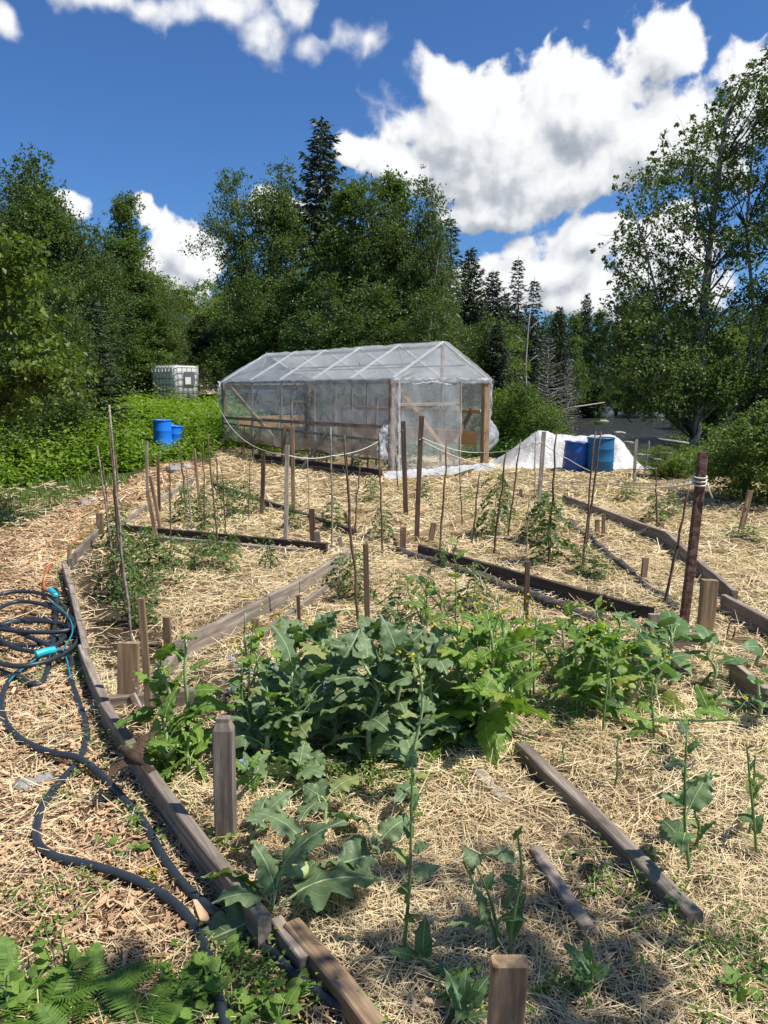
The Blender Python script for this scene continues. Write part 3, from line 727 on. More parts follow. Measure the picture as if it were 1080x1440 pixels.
for i in range(24):      # across the river
    px = 690 + i * 26; Y = rg.uniform(62, 80); top = np.interp(px, [690, 760, 830, 900, 1300], [452, 440, 433, 436, 400]) + rg.uniform(-6, 10)
    k_ = rg.choice(['dark', 'maple', 'poplar', 'dark']); tree_px(k_, px, Y, top, 34, f'{KW[k_]} in the far treeline {where(px)}', 'far woods across the river')
for i in range(12):
    px = 655 + i * 12 + rg.uniform(-5, 5); Y = rg.uniform(36, 46); top = 455 + rg.uniform(-35, 35)
    k_ = rg.choice(['spruce', 'spruce2', 'dark', 'spruce']); tree_px(k_, px, Y, top, 30, f'{KW[k_]} in the dark stand {where(px)}', 'dark stand of conifers')
for i in range(14):
    px = 800 + i * 34; Y = rg.uniform(44, 54); top = 470 + rg.uniform(-15, 15)
    if abs(at(px, 560, Y).x - np.interp(Y, RIVER[:, 1][3:6], RIVER[:, 0][3:6])) < 6.5: continue
    k_ = rg.choice(['dark', 'maple', 'dark']); tree_px(k_, px, Y, top, 44, f'{KW[k_]} on the far river bank {where(px)}', 'trees on the far bank')
for i in range(8):
    px = 995 + i * 34; Y = rg.uniform(32, 38); top = 480 + rg.uniform(-20, 15)
    k_ = rg.choice(['dark', 'maple']); tree_px(k_, px, Y, top, 60, f'{KW[k_]} across the water {where(px)}', 'shady trees beyond the birch')

# near bush with broad leaves at the left edge
def near_bush():
    rg = np.random.default_rng(77); Y0 = 9.5; cl = []
    env = [(330, 8), (360, 40), (390, 62), (440, 58), (470, 85), (500, 108), (530, 100), (565, 60)]
    for i in range(95):
        py = rg.uniform(335, 575); xmax = np.interp(py, [e[0] for e in env], [e[1] for e in env]); px = rg.uniform(-190, xmax - 12) if rg.random() < .6 else rg.uniform(xmax - 60, xmax - 10)
        p = at(px, py, Y0 + rg.uniform(-.9, .9)); cl.append((p.x + 5.8, p.y - Y0, p.z, rg.uniform(.16, .34)))
    tr = []
    for s in range(5):
        t = np.linspace(0, 1, 7); a = rg.uniform(0, 6.28); tr.append((np.stack([t * math.cos(a) * .7, t * math.sin(a) * .6, t * 3.2 - .1], 1), .03 * (1 - t * .8)))
    tm, cm = clump_tree(78, tr, cl, .085, 11000, (M['tree_bark'], M['hazel_leaf']), .012, 1.3, .68)
    o = thing('hazel_bush', 'near bush with broad bright leaves at the left edge', 'bush', (-5.8, Y0, tz(-5.8, Y0))); link('stems', tm, o); link('foliage', cm, o)
near_bush()

# big birch on the right
def big_birch():
    rg = np.random.default_rng(90); Y0 = 19.0; base = at(975, 655, Y0); bx = base.x
    env = [(60, 1100), (80, 1075), (105, 1030), (140, 995), (180, 962), (195, 930), (240, 905), (262, 858), (300, 880), (345, 838), (380, 852), (430, 862), (470, 846), (500, 838), (540, 860), (570, 900)]
    ey = [e[0] for e in env]; ex = [e[1] for e in env]; cl = []; k = 0
    while k < 560:
        py = rg.uniform(62, 575); xl = np.interp(py, ey, ex); px = xl + 12 + rg.random() ** 1.2 * (1290 - xl)
        if py < 430 and rg.random() > np.interp(px - xl, [0, 60, 140], [.40, .85, 1]): continue
        if py > 540 and px < 930 and rg.random() > .4: continue
        p = at(px, py, Y0 + rg.uniform(-2.0, 2.0)); cl.append((p.x - bx, p.y - Y0, p.z, rg.uniform(.26, .50) * (1 if py > 400 else .85))); k += 1
    for py in range(55, 560, 14):
        xl = np.interp(py, ey, ex) + rg.uniform(2, 16); p = at(xl, py, Y0 + rg.uniform(-.8, .8)); cl.append((p.x - bx, p.y - Y0, p.z, .19))
    def T(pp, r0, r1, dy=0):
        P = [tuple(np.array(at(x, y, Y0 + dy)) - np.array([bx, Y0, 0])) for x, y in pp]; return (np.array(P), np.linspace(r0, r1, len(P)))
    tr = [T([(976, 662), (977, 620), (983, 570), (985, 500), (990, 420), (1000, 330), (1012, 230), (1022, 165), (1040, 125)], .15, .03),
          T([(1005, 632), (1025, 590), (1046, 560), (1070, 500), (1095, 420), (1110, 320), (1120, 200), (1128, 120)], .14, .02, .6),
          T([(984, 560), (960, 520), (930, 440), (905, 340), (880, 270)], .06, .012, -.3), T([(988, 470), (1000, 380), (972, 260), (980, 200)], .05, .012, .2),
          T([(1050, 545), (1060, 440), (1050, 320), (1060, 180), (1078, 120)], .06, .012, .4)]
    tm, cm = clump_tree(91, tr, cl, .082, 92000, (M['birch_bark'], M['birch_leaf']), .014, .5, .62)
    o = thing('birch_tree', 'big open birch with forked pale trunks by the river', 'tree', (bx, Y0, 0)); link('trunk', tm, o); link('crown', cm, o)
big_birch()

# ------------------------------------------------------------------ shrubs
def shrub_px(kind, px, py, h, r, label, group=None):
    p = gt(px, py); return plant_tree(kind, p.x, p.y, h, r, label, 'shrub', group)
SH = [('shrub2', 705, 628, 1.6, 1.0, 'bright shrub just right of the greenhouse corner'), ('shrub', 735, 622, 1.7, 1.1, 'shrub behind the left end of the white tarp'),
 ('shrub', 770, 612, 1.1, .9, 'rounded shrub behind the middle of the white tarp'), 
  ('shrub', 1046, 700, 1.15, .8, 'leafy shrub left of the right picture edge'),
 ('shrub', 1090, 712, 1.4, .9, 'leafy shrub at the right picture edge'), ('shrub2', 1010, 668, .6, .6, 'low bright shrub at the foot of the leaning birch trunk'),
 ('shrub2', 945, 672, .6, .6, 'small shrub beside the foot of the birch'), ('shrub', 872, 655, .45, .4, 'small shrub against the right end of the tarp'), ('shrub2', 912, 640, .55, .7, 'low waterside shrub left of the birch'), ('shrub', 838, 610, .9, 1.0, 'dark waterside shrub behind the teal drum'), ('shrub2', 1040, 655, .6, .7, 'low waterside shrub below the driftwood'),
 ('shrub', 640, 606, 2.0, 1.3, 'shrub seen through the greenhouse door opening'), ('shrub', 300, 590, 1.7, .9, 'shrub at the back left corner of the greenhouse'),
 ('shrub2', 176, 560, 1.9, .65, 'pale blossoming shrub left of the white tank'), ('shrub', 142, 556, 1.6, .8, 'shrub left of the blossoming shrub by the tank'), ('shrub', 320, 585, 2.4, 1.1, 'tall shrub behind the far end of the greenhouse')]
for s in SH: shrub_px(*s)
for i, (px, Y) in enumerate([(712, 24), (748, 29), (560, 23), (480, 24), (400, 28), (345, 30), (1010, 31), (1065, 30), (1120, 28), (1000, 36)]):
    p = at(px, 560, Y); plant_tree(['shrub', 'shrub2'][i % 2], p.x, Y, rg.uniform(1.3, 2.2), rg.uniform(1.2, 1.8), f'{KW[["shrub", "shrub2"][i % 2]]} low at the edge of the woods {where(px)}', 'shrub', 'shrubs along the woods and river')

# ------------------------------------------------------------------ thicket, grass, weeds
def shoots(P, H, nl, leaf, rg, spread=.16):
    """upright leafy shoots: leaves spiral up each stem"""
    n = len(P); k = np.arange(nl); t = (k + 1) / nl
    az = k[None] * 2.4 + rg.uniform(0, 6.28, n)[:, None]; lean = rg.normal(size=(n, 2)) * .16
    c = P[:, None] + np.stack([lean[:, :1] * H[:, None] * t ** 2, lean[:, 1:] * H[:, None] * t ** 2, H[:, None] * t], -1)
    L = leaf * (1.15 - .55 * t)[None] * rg.uniform(.75, 1.3, (n, nl)); el = rg.normal(.15, .35, (n, nl))
    d = np.stack([np.cos(az) * np.cos(el), np.sin(az) * np.cos(el), np.sin(el)], -1); s = np.stack([-np.sin(az), np.cos(az), rg.normal(0, .3, (n, nl))], -1)
    L = L[..., None]; b0 = c + d * spread * .35; up = np.array([0, 0, 1.0])
    V = np.stack([b0, b0 + d * L * .45 + s * L * .30 + up * L * .06, b0 + d * L - up * L * .22, b0 + d * L * .45 - s * L * .30 + up * L * .06], 2).reshape(-1, 3)
    return V, np.arange(len(V)).reshape(-1, 4)
def build_thicket():
    rg = np.random.default_rng(3); n = 15000
    x = rg.uniform(-14, -2.6, n); y = rg.uniform(10.5, 27, n)
    front = np.interp(x, [-14, -7.5, -6.2, -5.2, -4.3, -3.6], [10.5, 11.6, 12.4, 14.2, 16.4, 18.8]) + .7 * (vnoise(x * 1.3, y * 1.3, 81) - .5)
    ipx = at(247, 540, 25).x
    k = (y > front) & ~((np.abs(x - ipx) < 1.2) & (y > 23.6)) & ~((np.hypot(x + 4.9, y - 16.9) < .4))
    x, y, front = x[k], y[k], front[k]
    h = (.30 + .55 * fbm(x * .8, y * .8, 82, 3) + .55 * fbm(x * 2.3, y * 2.3, 87, 2)) * rg.lognormal(-.08, .30, len(x)).clip(.4, 1.9) * (.55 + .45 * ss((y - front) / 1.2)) * (1 - .62 * ss((y - 17) / 6))
    h = np.where((np.abs(x + .284 * y) < .50) & (y < 17.8), np.minimum(h, .36), h)
    P = np.stack([x, y, terrain(x, y) - .05], 1); V, Q = shoots(P, h, 12, rg.choice([.09, .12, .16], len(x))[:, None], rg)
    tag(link('bramble_thicket', mesh_np('bramble_thicket', V, Q, None, [M['thicket']])), 'dense bright green thicket of brambles and weeds on the left bank', 'thicket', kind='stuff')
    # right-hand bank vegetation and the strip behind the garden
    n = 9000; x = rg.uniform(-1, 16, n); y = rg.uniform(9, 40, n); back = garden_back(x) + .6 * (vnoise(x, y, 83) - .3) + .2
    rd = river_dist(x, y); k = (y > back) & (rd > 3.0) & (in_view(x, y, 1.15)) & ~((x > 2.3) & (x < 5.6) & (y < 17.2)) & ((x > 6.2) | (y > 17.6)); x, y = x[k], y[k]
    P = np.stack([x, y, terrain(x, y) - .04], 1); h = (.18 + .5 * fbm(x * .9, y * .9, 84, 3)) * (1 - .3 * ss((18 - y) / 6)) * np.where((x / y > .24) & (x / y < .405), .70, 1); V, Q = shoots(P, h, 9, .12, rg)
    tag(link('bank_undergrowth', mesh_np('bank_undergrowth', V, Q, None, [M['weed']])), 'leafy undergrowth covering the river bank behind the garden', 'undergrowth', kind='stuff')
build_thicket()
def blades(P, H, rg, w=.006):
    n = len(P); az = rg.uniform(0, 6.28, n); ln = rg.uniform(.15, .8, n); d = np.stack([np.cos(az) * ln, np.sin(az) * ln, np.ones(n)], 1)
    s = np.stack([-np.sin(az), np.cos(az), np.zeros(n)], 1) * w; H = H[:, None]; mid = P + d * H * .55; tip = P + d * H * .9 + np.stack([np.cos(az), np.sin(az), -.3 * np.ones(n)], 1) * H * .25
    V = np.stack([P - s, P + s, mid + s * .7, mid - s * .7, tip], 1).reshape(-1, 3); k = np.arange(n)[:, None] * 5
    return V, (k + np.array([[0, 1, 2, 3]])), (k + np.array([[3, 2, 4]]))
def build_grass():
    rg = np.random.default_rng(4); n = 60000; x = rg.uniform(-9, 9, n); y = rg.uniform(7, 26, n); bed, path = masks(x, y)
    dens = (1 - np.clip(bed + path, 0, 1)) * ss((fbm(x * .9, y * .9, 91, 3) - .36) / .12) * (y < 17) ; k = rg.random(n) < dens; x, y = x[k], y[k]
    m = 30000; x2 = rg.uniform(4, 24, m); y2 = rg.uniform(14, 46, m); b2, _ = masks(x2, y2); k = (b2 < .1) & (river_dist(x2, y2) > 2.9); x2, y2 = x2[k], y2[k]
    x = np.concatenate([x, x2]); y = np.concatenate([y, y2]); H = rg.uniform(.08, .2, len(x)) * (1 + (y > 18) * 1.4)
    V, Q, T = blades(np.stack([x, y, terrain(x, y) - .01], 1), H, rg, .008); me = mesh_np('grass', V, Q, T, [M['grass']])
    tag(link('grass', me), kind='stuff')
    # small weeds sprouting through the mulch
    px = rg.uniform(0, 1080, 900); py = rg.uniform(700, 1440, 900); P = []
    for a, c in zip(px, py):
        p = gp(a, c); 
        if fbm(p.x * 1.6, p.y * 1.6, 95, 2) > .42: P.append((p.x, p.y, tz(p.x, p.y)))
    # thicker along boards and at the bottom right and bottom left corners
    for _ in range(190):
        y = rg.uniform(1.4, 9); x = bed_left(y) + rg.normal(0, .035) - .05; P.append((x, y, tz(x, y)))
    for (cx, cy, sx, sy, m) in [(990, 1340, 60, 40, 22), (1040, 1400, 40, 30, 16), (450, 1085, 60, 30, 120), (330, 1390, 50, 30, 60), (540, 1090, 50, 20, 60), (880, 1240, 60, 25, 25), (1040, 745, 30, 15, 30), (60, 1260, 40, 20, 10), (700, 1420, 60, 20, 30), (940, 860, 40, 15, 50), (200, 1170, 20, 20, 8)]:
        for _ in range(m):
            p = gp(cx + rg.normal() * sx, min(1600, cy + rg.normal() * sy)); P.append((p.x, p.y, tz(p.x, p.y)))
    P = np.array(P); V, Q = shoots(P, rg.uniform(.03, .09, len(P)), 7, .026, rg, .02)
    tag(link('sprouting_weeds', mesh_np('sprouting_weeds', V, Q, None, [M['weed']])), kind='stuff')
    # tomato-like low green growth drifting round the beds
    P = []
    for (cx, cy, sx, sy, m) in [(170, 790, 26, 18, 26), (150, 750, 20, 10, 12), (235, 785, 24, 12, 26), (225, 825, 14, 8, 20), (290, 785, 26, 12, 40), (340, 700, 26, 14, 34), (280, 700, 24, 12, 30), (190, 840, 20, 20, 20), (880, 700, 20, 8, 20), (660, 700, 14, 14, 20)]:
        for _ in range(m):
            p = gp(cx + rg.normal() * sx, cy + rg.normal() * sy); P.append((p.x, p.y, tz(p.x, p.y)))
    P = np.array(P); V, Q = shoots(P, rg.uniform(.08, .24, len(P)), 9, .05, rg, .04)
    tag(link('trailing_weeds', mesh_np('trailing_weeds', V, Q, None, [M['tomato']])), kind='stuff')
build_grass()

# ================================================================== timber
def plank_mesh(L, t, h, mat, jit=.003, ch=None, segs=None, taper=1.0, seed=0):
    """a board along +X, thickness t along Y, height h along Z, slightly warped, with worn edges"""
    rg = np.random.default_rng(int(L * 1e4) + seed); ch = min(t, h) * .10 if ch is None else ch; segs = segs or max(2, int(L / .22))
    prof = np.array([(-t/2+ch, -h/2), (t/2-ch, -h/2), (t/2, -h/2+ch), (t/2, h/2-ch), (t/2-ch, h/2), (-t/2+ch, h/2), (-t/2, h/2-ch), (-t/2, -h/2+ch)])
    xs = np.linspace(0, L, segs + 1); V = []
    bow = rg.normal() * jit * 2
    for i, x in enumerate(xs):
        f = 1 - (1 - taper) * x / max(L, 1e-6); oy = bow * math.sin(math.pi * x / L) + rg.normal() * jit * .3; oz = rg.normal() * jit * .4
        p = prof * f * (1 + rg.normal(size=(8, 1)) * (.012 if jit else 0)); V.append(np.stack([np.full(8, x + (rg.normal() * .003 if i in (0, segs) else 0)), p[:, 0] + oy, p[:, 1] + oz], 1))
    b = MB(); V = np.array(V); n = segs + 1; i = np.arange(segs)[:, None] * 8; j = np.arange(8)[None]; j2 = (j + 1) % 8
    Q = np.stack([i + j, i + j2, i + 8 + j2, i + 8 + j], -1).reshape(-1, 4); e = (n - 1) * 8
    caps = [(0, 3, 2, 1), (0, 7, 4, 3), (7, 6, 5, 4), (e, e+1, e+2, e+3), (e, e+3, e+4, e+7), (e+4, e+5, e+6, e+7)]
    b.add(V.reshape(-1, 3), np.vstack([Q, caps])); return b.mesh('board', [mat])
_ps = [0]
def plank(name, p0, p1, t, h, mat, parent=None, up=(0, 0, 1), **k):
    """horizontal or sloping board; for an upright post `up` is the way its h-side faces"""
    p0 = Vector(p0); p1 = Vector(p1); _ps[0] += 1
    d = p1 - p0; u = Vector(up)
    if abs(d.normalized().dot(u)) > .97: u = Vector((0, -1, 0))
    return link(name, plank_mesh(d.length, t, h, M[mat] if isinstance(mat, str) else mat, seed=_ps[0], **k), parent, frame(d, u, p0))
def edge(a, b, h, t, mat, label, za=None, zb=None, lift=.0, group='boards edging the beds', name='edging_board'):
    """board standing on edge on the ground between two pixels of its top edge"""
    P = []
    for (px, py) in (a, b):
        q = gp(px, py, h); g = tz(q.x, q.y); q = gp(px, py, g + h + lift); P.append(Vector((q.x, q.y, g + h / 2 + lift - .015)))
    o = plank(name, P[0], P[1], t, h + .03, mat); return tag(o, label, 'board', group)
EDGES = [
 ((146,986),(372,1290),.115,.042,'grey','long weathered board along the hose path at the lower left'),
 ((388,1288),(430,1346),.07,.038,'grey','short split board end beside the kohlrabi leaves'),
 ((410,1294),(575,1500),.065,.055,'brown','round edged brown timber at the bottom centre'),
 ((114,906),(148,982),.115,.04,'grey','short edging board left of the wide wooden peg'),
 ((90,790),(121,912),.115,.04,'grey','edging board beside the coiled hose'),
 ((98,786),(136,744),.11,.035,'grey','small corner board beside the red hose'),
 ((152,742),(240,690),.09,.035,'grey','edging board running back from the leaning pegs'),
 ((240,692),(272,670),.09,.035,'grey','farthest edging board on the left by the rocks'),
 ((150,980),(276,968),.09,.04,'grey','cross board behind the wide wooden peg'),
 ((208,958),(246,916),.11,.04,'grey','nearest short piece of the long diagonal board row'),
 ((242,906),(424,814),.13,.045,'grey','long diagonal board rising between the two left beds'),
 ((418,818),(490,772),.13,.04,'grey','upper end board of the diagonal row'),
 ((368,888),(482,806),.06,.035,'grey','low thin board parallel to the long diagonal board'),
 ((172,738),(460,764),.10,.04,'dark','long dark cross board behind the tomato bed'),
 ((206,752),(430,772),.05,.06,'pale','low pale pole in front of the long dark cross board'),
 ((300,679),(498,744),.07,.06,'dark','thin dark board running towards the double stakes'),
 ((556,762),(686,716),.07,.05,'brown','board rising right from the two dark stakes'),
 ((590,766),(918,856),.11,.04,'dark','long dark board above the rough log'),  # shade on its near face is put into the dark wood colour
 ((793,696),(937,748),.12,.045,'grey','far right edging board behind the path'),
 ((936,746),(1034,830),.13,.045,'grey','right edging board with a dark notched end'),
 ((1018,836),(1110,884),.12,.045,'grey','edging board cut by the right picture edge'),
 ((1032,930),(1100,985),.11,.045,'grey','board end low at the right edge of the picture'),
 ((945,893),(985,890),.10,.04,'grey','stub of board behind the round leaved kale'),
 ((733,1043),(980,1284),.060,.055,'grey','thick square beam lying between the lower beds'),
 ((752,1190),(828,1302),.03,.045,'grey','thin half buried strip left of the thick beam'),
 ((672,1082),(712,1122),.02,.05,'pale','pale buried board end left of the thick beam'),
 ((700,758),(740,752),.03,.05,'stick','short dark stick lying under the middle tomato stakes'),
 ((724,694),(770,698),.05,.05,'grey','small board below the thick stake by the tarp'),
 ((640,668),(684,652),.05,.08,'dark','dark sill board outside the greenhouse door'),
]
for e in EDGES: edge(*e)
def log_px(a, b, r, label):
    A = gt(*a); B = gt(*b); rg = np.random.default_rng(int(a[0])); n = 14; t = np.linspace(0, 1, n)[:, None]
    P = np.array(A) + (np.array(B) - np.array(A)) * t; P[:, 2] += r * .55; P += rg.normal(size=P.shape) * .012; b_ = MB(); b_.tube(P - P[0], r * (1 + rg.normal(size=n) * .1), 9)
    o = link('log', b_.mesh('log', [M['bark']], True)); o.location = P[0]; return tag(o, label, 'log')
log_px((562, 778), (850, 880), .048, 'rough barked log lying below the long dark board')
log_px((800, 735), (905, 824), .035, 'thin dark branch edging the inner right bed')
log_px((880, 806), (948, 858), .04, 'dark decayed branch end beside the rusty post')
log_px((300, 690), (330, 700), .03, 'short dark stick lying among the back tomatoes')

def upright(name, b, t, w, d, mat, label, cat, group=None, taper=1.0, face=(0, -1, 0), sink=.12, Y=None):
    """square post or peg from its foot pixel to its top pixel"""
    B = gt(*b) if Y is None else at(b[0], b[1], Y); T = at(t[0], t[1], B.y); D = (T - B).normalized()
    o = plank(name, B - D * sink, T, w, d, mat, up=face, taper=taper, segs=34 if label.startswith('thick square post') else None, jit=0 if label.startswith('thick square post') else .003)
    if label.startswith('thick square post'):
        me = o.data; xm = max(v.co.x for v in me.vertices)
        for v in me.vertices:
            if v.co.x > xm - .02: v.co.y *= .68; v.co.z *= .68; v.co.x += .012
    return tag(o, label, cat, group)
PEGS = [ # foot, top, width, depth, material, label
 ((318,1180),(314,1012),.072,.05,'grey','thick square post in front of the borage', 0),
 ((712,1520),(716,1352),.080,.042,'brown','wide dark board post cut by the bottom picture edge', 0),
 ((181,995),(181,902),.105,.03,'brown','wide flat wooden peg with nail marks beside the tall thin slat', 0),
 ((233,912),(234,868),.045,.03,'brown','small peg at the near end of the long diagonal board', 0),
 ((141,756),(140,721),.07,.035,'brown','stub peg at the far corner by the red hose', 0),
 ((98,800),(98,765),.03,.03,'brown','narrow peg at the corner board by the red hose', 0),
 ((988,895),(998,816),.10,.05,'brown','stout leaning board peg right of the rusty post', 0),
 ((920,890),(921,864),.075,.04,'grey','low peg in front of the rusty post', 0),
 ((440,762),(438,715),.06,.04,'stick','dark upright peg at the end of the cross board', 0),
 ((447,768),(446,748),.06,.04,'grey','low block against the dark upright peg', 0),
 ((567,776),(567,741),.06,.05,'brown','left peg of the pair at the foot of the dark stakes', 0),
 ((607,762),(610,735),.06,.05,'brown','right peg of the pair at the foot of the dark stakes', 0),
 ((489,740),(485,720),.045,.03,'brown','small leaning peg right of the low block', 0),
 ((480,772),(478,755),.04,.03,'pale','pale peg above the end of the diagonal board', 0),
 ((455,732),(454,720),.04,.03,'grey','tiny peg behind the dark upright peg', 0),
 ((839,752),(840,731),.05,.03,'brown','short peg of the pair by the inner right bed', 0),
 ((846,756),(849,722),.035,.03,'brown','taller peg of the pair by the inner right bed', 0),
 ((904,816),(908,784),.05,.03,'brown','lone peg on the inner right bed edge', 0),
 ((930,746),(930,734),.06,.04,'brown','low peg where the two right boards meet', 0),
 ((1041,748),(1055,690),.055,.04,'brown','leaning peg near the right picture edge', 0),
 ((360,890),(359,868),.05,.03,'brown','peg hidden in the yellow flowers', 0),
 ((730,700),(733,688),.05,.03,'brown','low peg at the small board by the tarp stake', 0),
 ((200,1000),(186,976),.03,.02,'pale','broken splinter of wood behind the wide flat peg', 0),
 ((116,900),(114,880),.03,.03,'grey','short peg inside the edging board by the coil', 0),
]
for p in PEGS: upright('wooden_post' if p[2] > .07 and p[0][1] > 1100 else 'wooden_peg', p[0], p[1], p[2], p[3], p[4], p[5], 'post' if p[0][1] > 1100 else 'peg', 'pegs holding the bed boards' if p[0][1] < 1100 else None)

SLATS = [
 ((210,1022),(198,841),.032,.022,'brown','tall thin slat standing beside the wide flat peg'),
 ((517,892),(514,765),.035,.035,'stick','square dark stake alone in the middle bed'),
 ((740,884),(742,790),.030,.035,'stick','short dark stake in front of the long dark board'),
 ((421,897),(419,838),.022,.02,'stick','short thin stake behind the kale'),
 ((571,724),(567,592),.060,.05,'stick','left one of the two tall dark stakes before the greenhouse'),
 ((586,762),(593,585),.050,.04,'stick','right one of the two tall dark stakes before the greenhouse'),
 ((401,770),(404,627),.042,.035,'pale','squared stake with a pale top left of the greenhouse door'),
 ((222,774),(208,690),.038,.03,'brown','stake leaning left in the left tomato bed'),
 ((208,700),(206,620),.042,.03,'pale','tall pale topped stake above the left tomato bed'),
 ((226,752),(211,668),.035,.03,'brown','pale leaning slat beside the pale topped stake'),
 ((225,722),(222,640),.035,.03,'stick','dark stake right of the pale topped stake'),
 ((758,706),(765,607),.055,.045,'pale','thick stake in front of the white tarp'),
 ((367,728),(370,640),.05,.04,'stick','dark stake before the sloping greenhouse strut'),
 ((413,720),(411,600),.05,.04,'brown','brown stake right behind the squared stake'),
 ((892,684),(895,618),.045,.03,'pale','pale slat right of the teal drum'),
 ((283,722),(273,632),.035,.03,'brown','brown leaning stake in the back left bed'),
]
for s in SLATS: upright('garden_stake', s[0], s[1], s[2], s[3], s[4], s[5], 'stake', 'stakes standing in the beds')
STICKS = [ # foot, top, radius, mat, label
 ((167,843),(137,627),.008,'grey','knobbly pale pole leaning left, leftmost of all the poles'),
 ((184,900),(153,570),.0075,'grey','tallest knobbly pale pole at the left edge of the beds'),
 ((176,860),(153,596),.008,'stick','thin twig pole between the two knobbly pale poles'),
 ((166,800),(160,658),.010,'stick','dark thin pole right of the knobbly pale poles'),
 ((262,724),(253,626),.012,'stick','thin brown pole behind the blue barrels, on the right'),
 ((270,740),(262,655),.010,'pale','thin short pole next to the pole behind the barrels'),
 ((281,716),(273,640),.012,'stick','crooked thin pole in the back left bed'),
 ((288,748),(286,621),.009,'stick','upright thin pole in the left tomato bed'),
 ((306,769),(292,608),.009,'stick','thin pole leaning left in the left tomato bed'),
 ((306,690),(304,642),.012,'stick','short dark pole at the back of the left beds'),
 ((467,773),(465,600),.011,'pale','slim pale cane standing before the greenhouse wall'),
 ((503,876),(484,612),.011,'stick','long cane leaning left in the middle bed'),
 ((499,745),(506,651),.010,'stick','thin cane right of the long leaning cane'),
 ((538,782),(532,602),.011,'stick','tall cane before the torn corner plastic'),
 ((618,782),(628,621),.011,'stick','cane leaning right before the greenhouse door'),
 ((650,743),(646,655),.008,'stick','thin cane outside the door opening'),
 ((664,766),(674,664),.009,'stick','cane leaning right beside the door opening'),
 ((694,779),(712,634),.011,'stick','dark cane leaning right, left one of the pair by the tarp'),
 ((714,758),(732,618),.010,'stick','dark cane leaning right, right one of the pair by the tarp'),
 ((752,697),(753,607),.010,'pale','thin cane beside the thick stake at the tarp'),
 ((771,797),(782,610),.011,'stick','cane inside the tallest tomato plant'),
 ((819,798),(837,607),.011,'stick','left cane of the leaning pair before the drums'),
 ((822,776),(846,607),.011,'stick','right cane of the leaning pair before the drums'),
 ((905,674),(913,620),.012,'pale','pale pole on the river bank beside the tarp'),
 ((924,744),(922,657),.009,'stick','thin upright cane in the far right bed'),
 ((934,852),(969,688),.010,'stick','thin dark cane leaning right towards the rusty post'),
 ((340,640),(344,600),.012,'stick','short cane at the far end of the greenhouse wall'),
 ((448,1000),(455,905),.006,'stick','thin dry stem sticking up among the kale'),
 ((1022,900),(1026,870),.006,'stick','tiny dark twig right of the stout leaning peg'),
 ((1030,905),(1034,880),.006,'stick','second tiny dark twig right of the stout leaning peg'),
 ((130,690),(126,650),.010,'stick','short twig at the foot of the thicket'),
 ((740,780),(744,700),.007,'pale','faint thin cane left of the tallest tomato plant'),
 ((382,806),(381,770),.006,'stick','small twig in the left tomato bed'),
 ((172,822),(163,640),.007,'stick','thin twig pole close right of the tallest knobbly pole'),
 ((160,812),(146,655),.006,'stick','thin twig pole between the two leftmost poles'),
 ((240,770),(238,650),.008,'stick','thin dark pole right of the pale leaning slat'),
 ((318,760),(312,660),.007,'stick','thin pole among the back left tomatoes'),
 ((350,735),(352,650),.007,'stick','thin pole at the right of the back left tomatoes'),
 ((436,740),(432,640),.008,'pale','thin pale cane before the greenhouse base board'),
 ((560,690),(556,640),.010,'stick','thin cane just left of the two tall dark stakes'),
]
for b0, t0, r, m, lab in STICKS:
    B = gt(*b0); T = at(t0[0], t0[1], B.y); rg = np.random.default_rng(int(b0[0] * 7 + t0[0])); n = 10; t = np.linspace(-.08, 1, n)[:, None]
    d = np.array(T - B); P = d * t + rg.normal(size=(n, 3)) * .006 * (1 - np.abs(t - .5)); b = MB(); b.tube(P, r * (1.15 - .45 * np.linspace(0, 1, n)) * (1 + rg.normal(size=n) * .08), 6)
    o = link('plant_pole', b.mesh('plant_pole', [M[m]], True)); o.location = B; tag(o, lab, 'pole', 'plant poles standing in the beds')

# rusty steel post with rope turns
B = gt(959, 880); T = at(988, 637, B.y); rz_ = thing('rusty_post', 'tall rusty brown post leaning right with white rope tied round', 'post', B)
plank('post', (0, 0, -.15), T - B, .055, .045, 'rust', rz_, up=(0, -1, 0), jit=.004)
KNOT = at(984, 674, B.y)

# ================================================================== greenhouse
GX, GY = 0.17, 14.0; GROT = math.atan2(.634, .773); GW, GL, GE, GR_ = 2.44, 6.4, 1.80, 2.47
gh = thing('greenhouse', 'small timber greenhouse covered in clear plastic sheeting', 'greenhouse', (GX, GY, 0), GROT)
def gw(x, y, z): c, s = math.cos(GROT), math.sin(GROT); return Vector((GX + c * x - s * y, GY + s * x + c * y, z))
def gz(x, y): w = gw(x, y, 0); return tz(w.x, w.y)
RY = [i * 1.28 for i in range(6)]
for (x, y, w, m) in [(0, .03, .12, 'brown'), (GW, .03, .17, 'brown'), (0, GL, .10, 'brown'), (GW, GL, .10, 'brown')]:
    plank('corner_post', (x, y, gz(x, y) - .1), (x, y, GE - .02), w, .10, m, gh, up=(0, -1, 0))
for y in RY[1:-1]:
    for x in (0.03, GW - .03): plank('wall_stud', (x, y, gz(x, y) - .1), (x, y, GE - .03), .04, .05, 'grey', gh, up=(0, -1, 0))
for y in RY:
    for sx in (0, 1):
        x0 = 0 if sx == 0 else GW; plank('rafter', (x0, y, GE + .012), (GW / 2, y, GR_ + .012), .045, .03, M['white_pipe'], gh)
plank('ridge_beam', (GW / 2, 0.06, GR_ - .06), (GW / 2, GL, GR_ - .06), .05, .06, 'pale', gh)
for x in (.05, GW - .05): plank('eave_beam', (x, .08, GE - .03), (x, GL - .08, GE - .03), .05, .07, 'grey', gh)
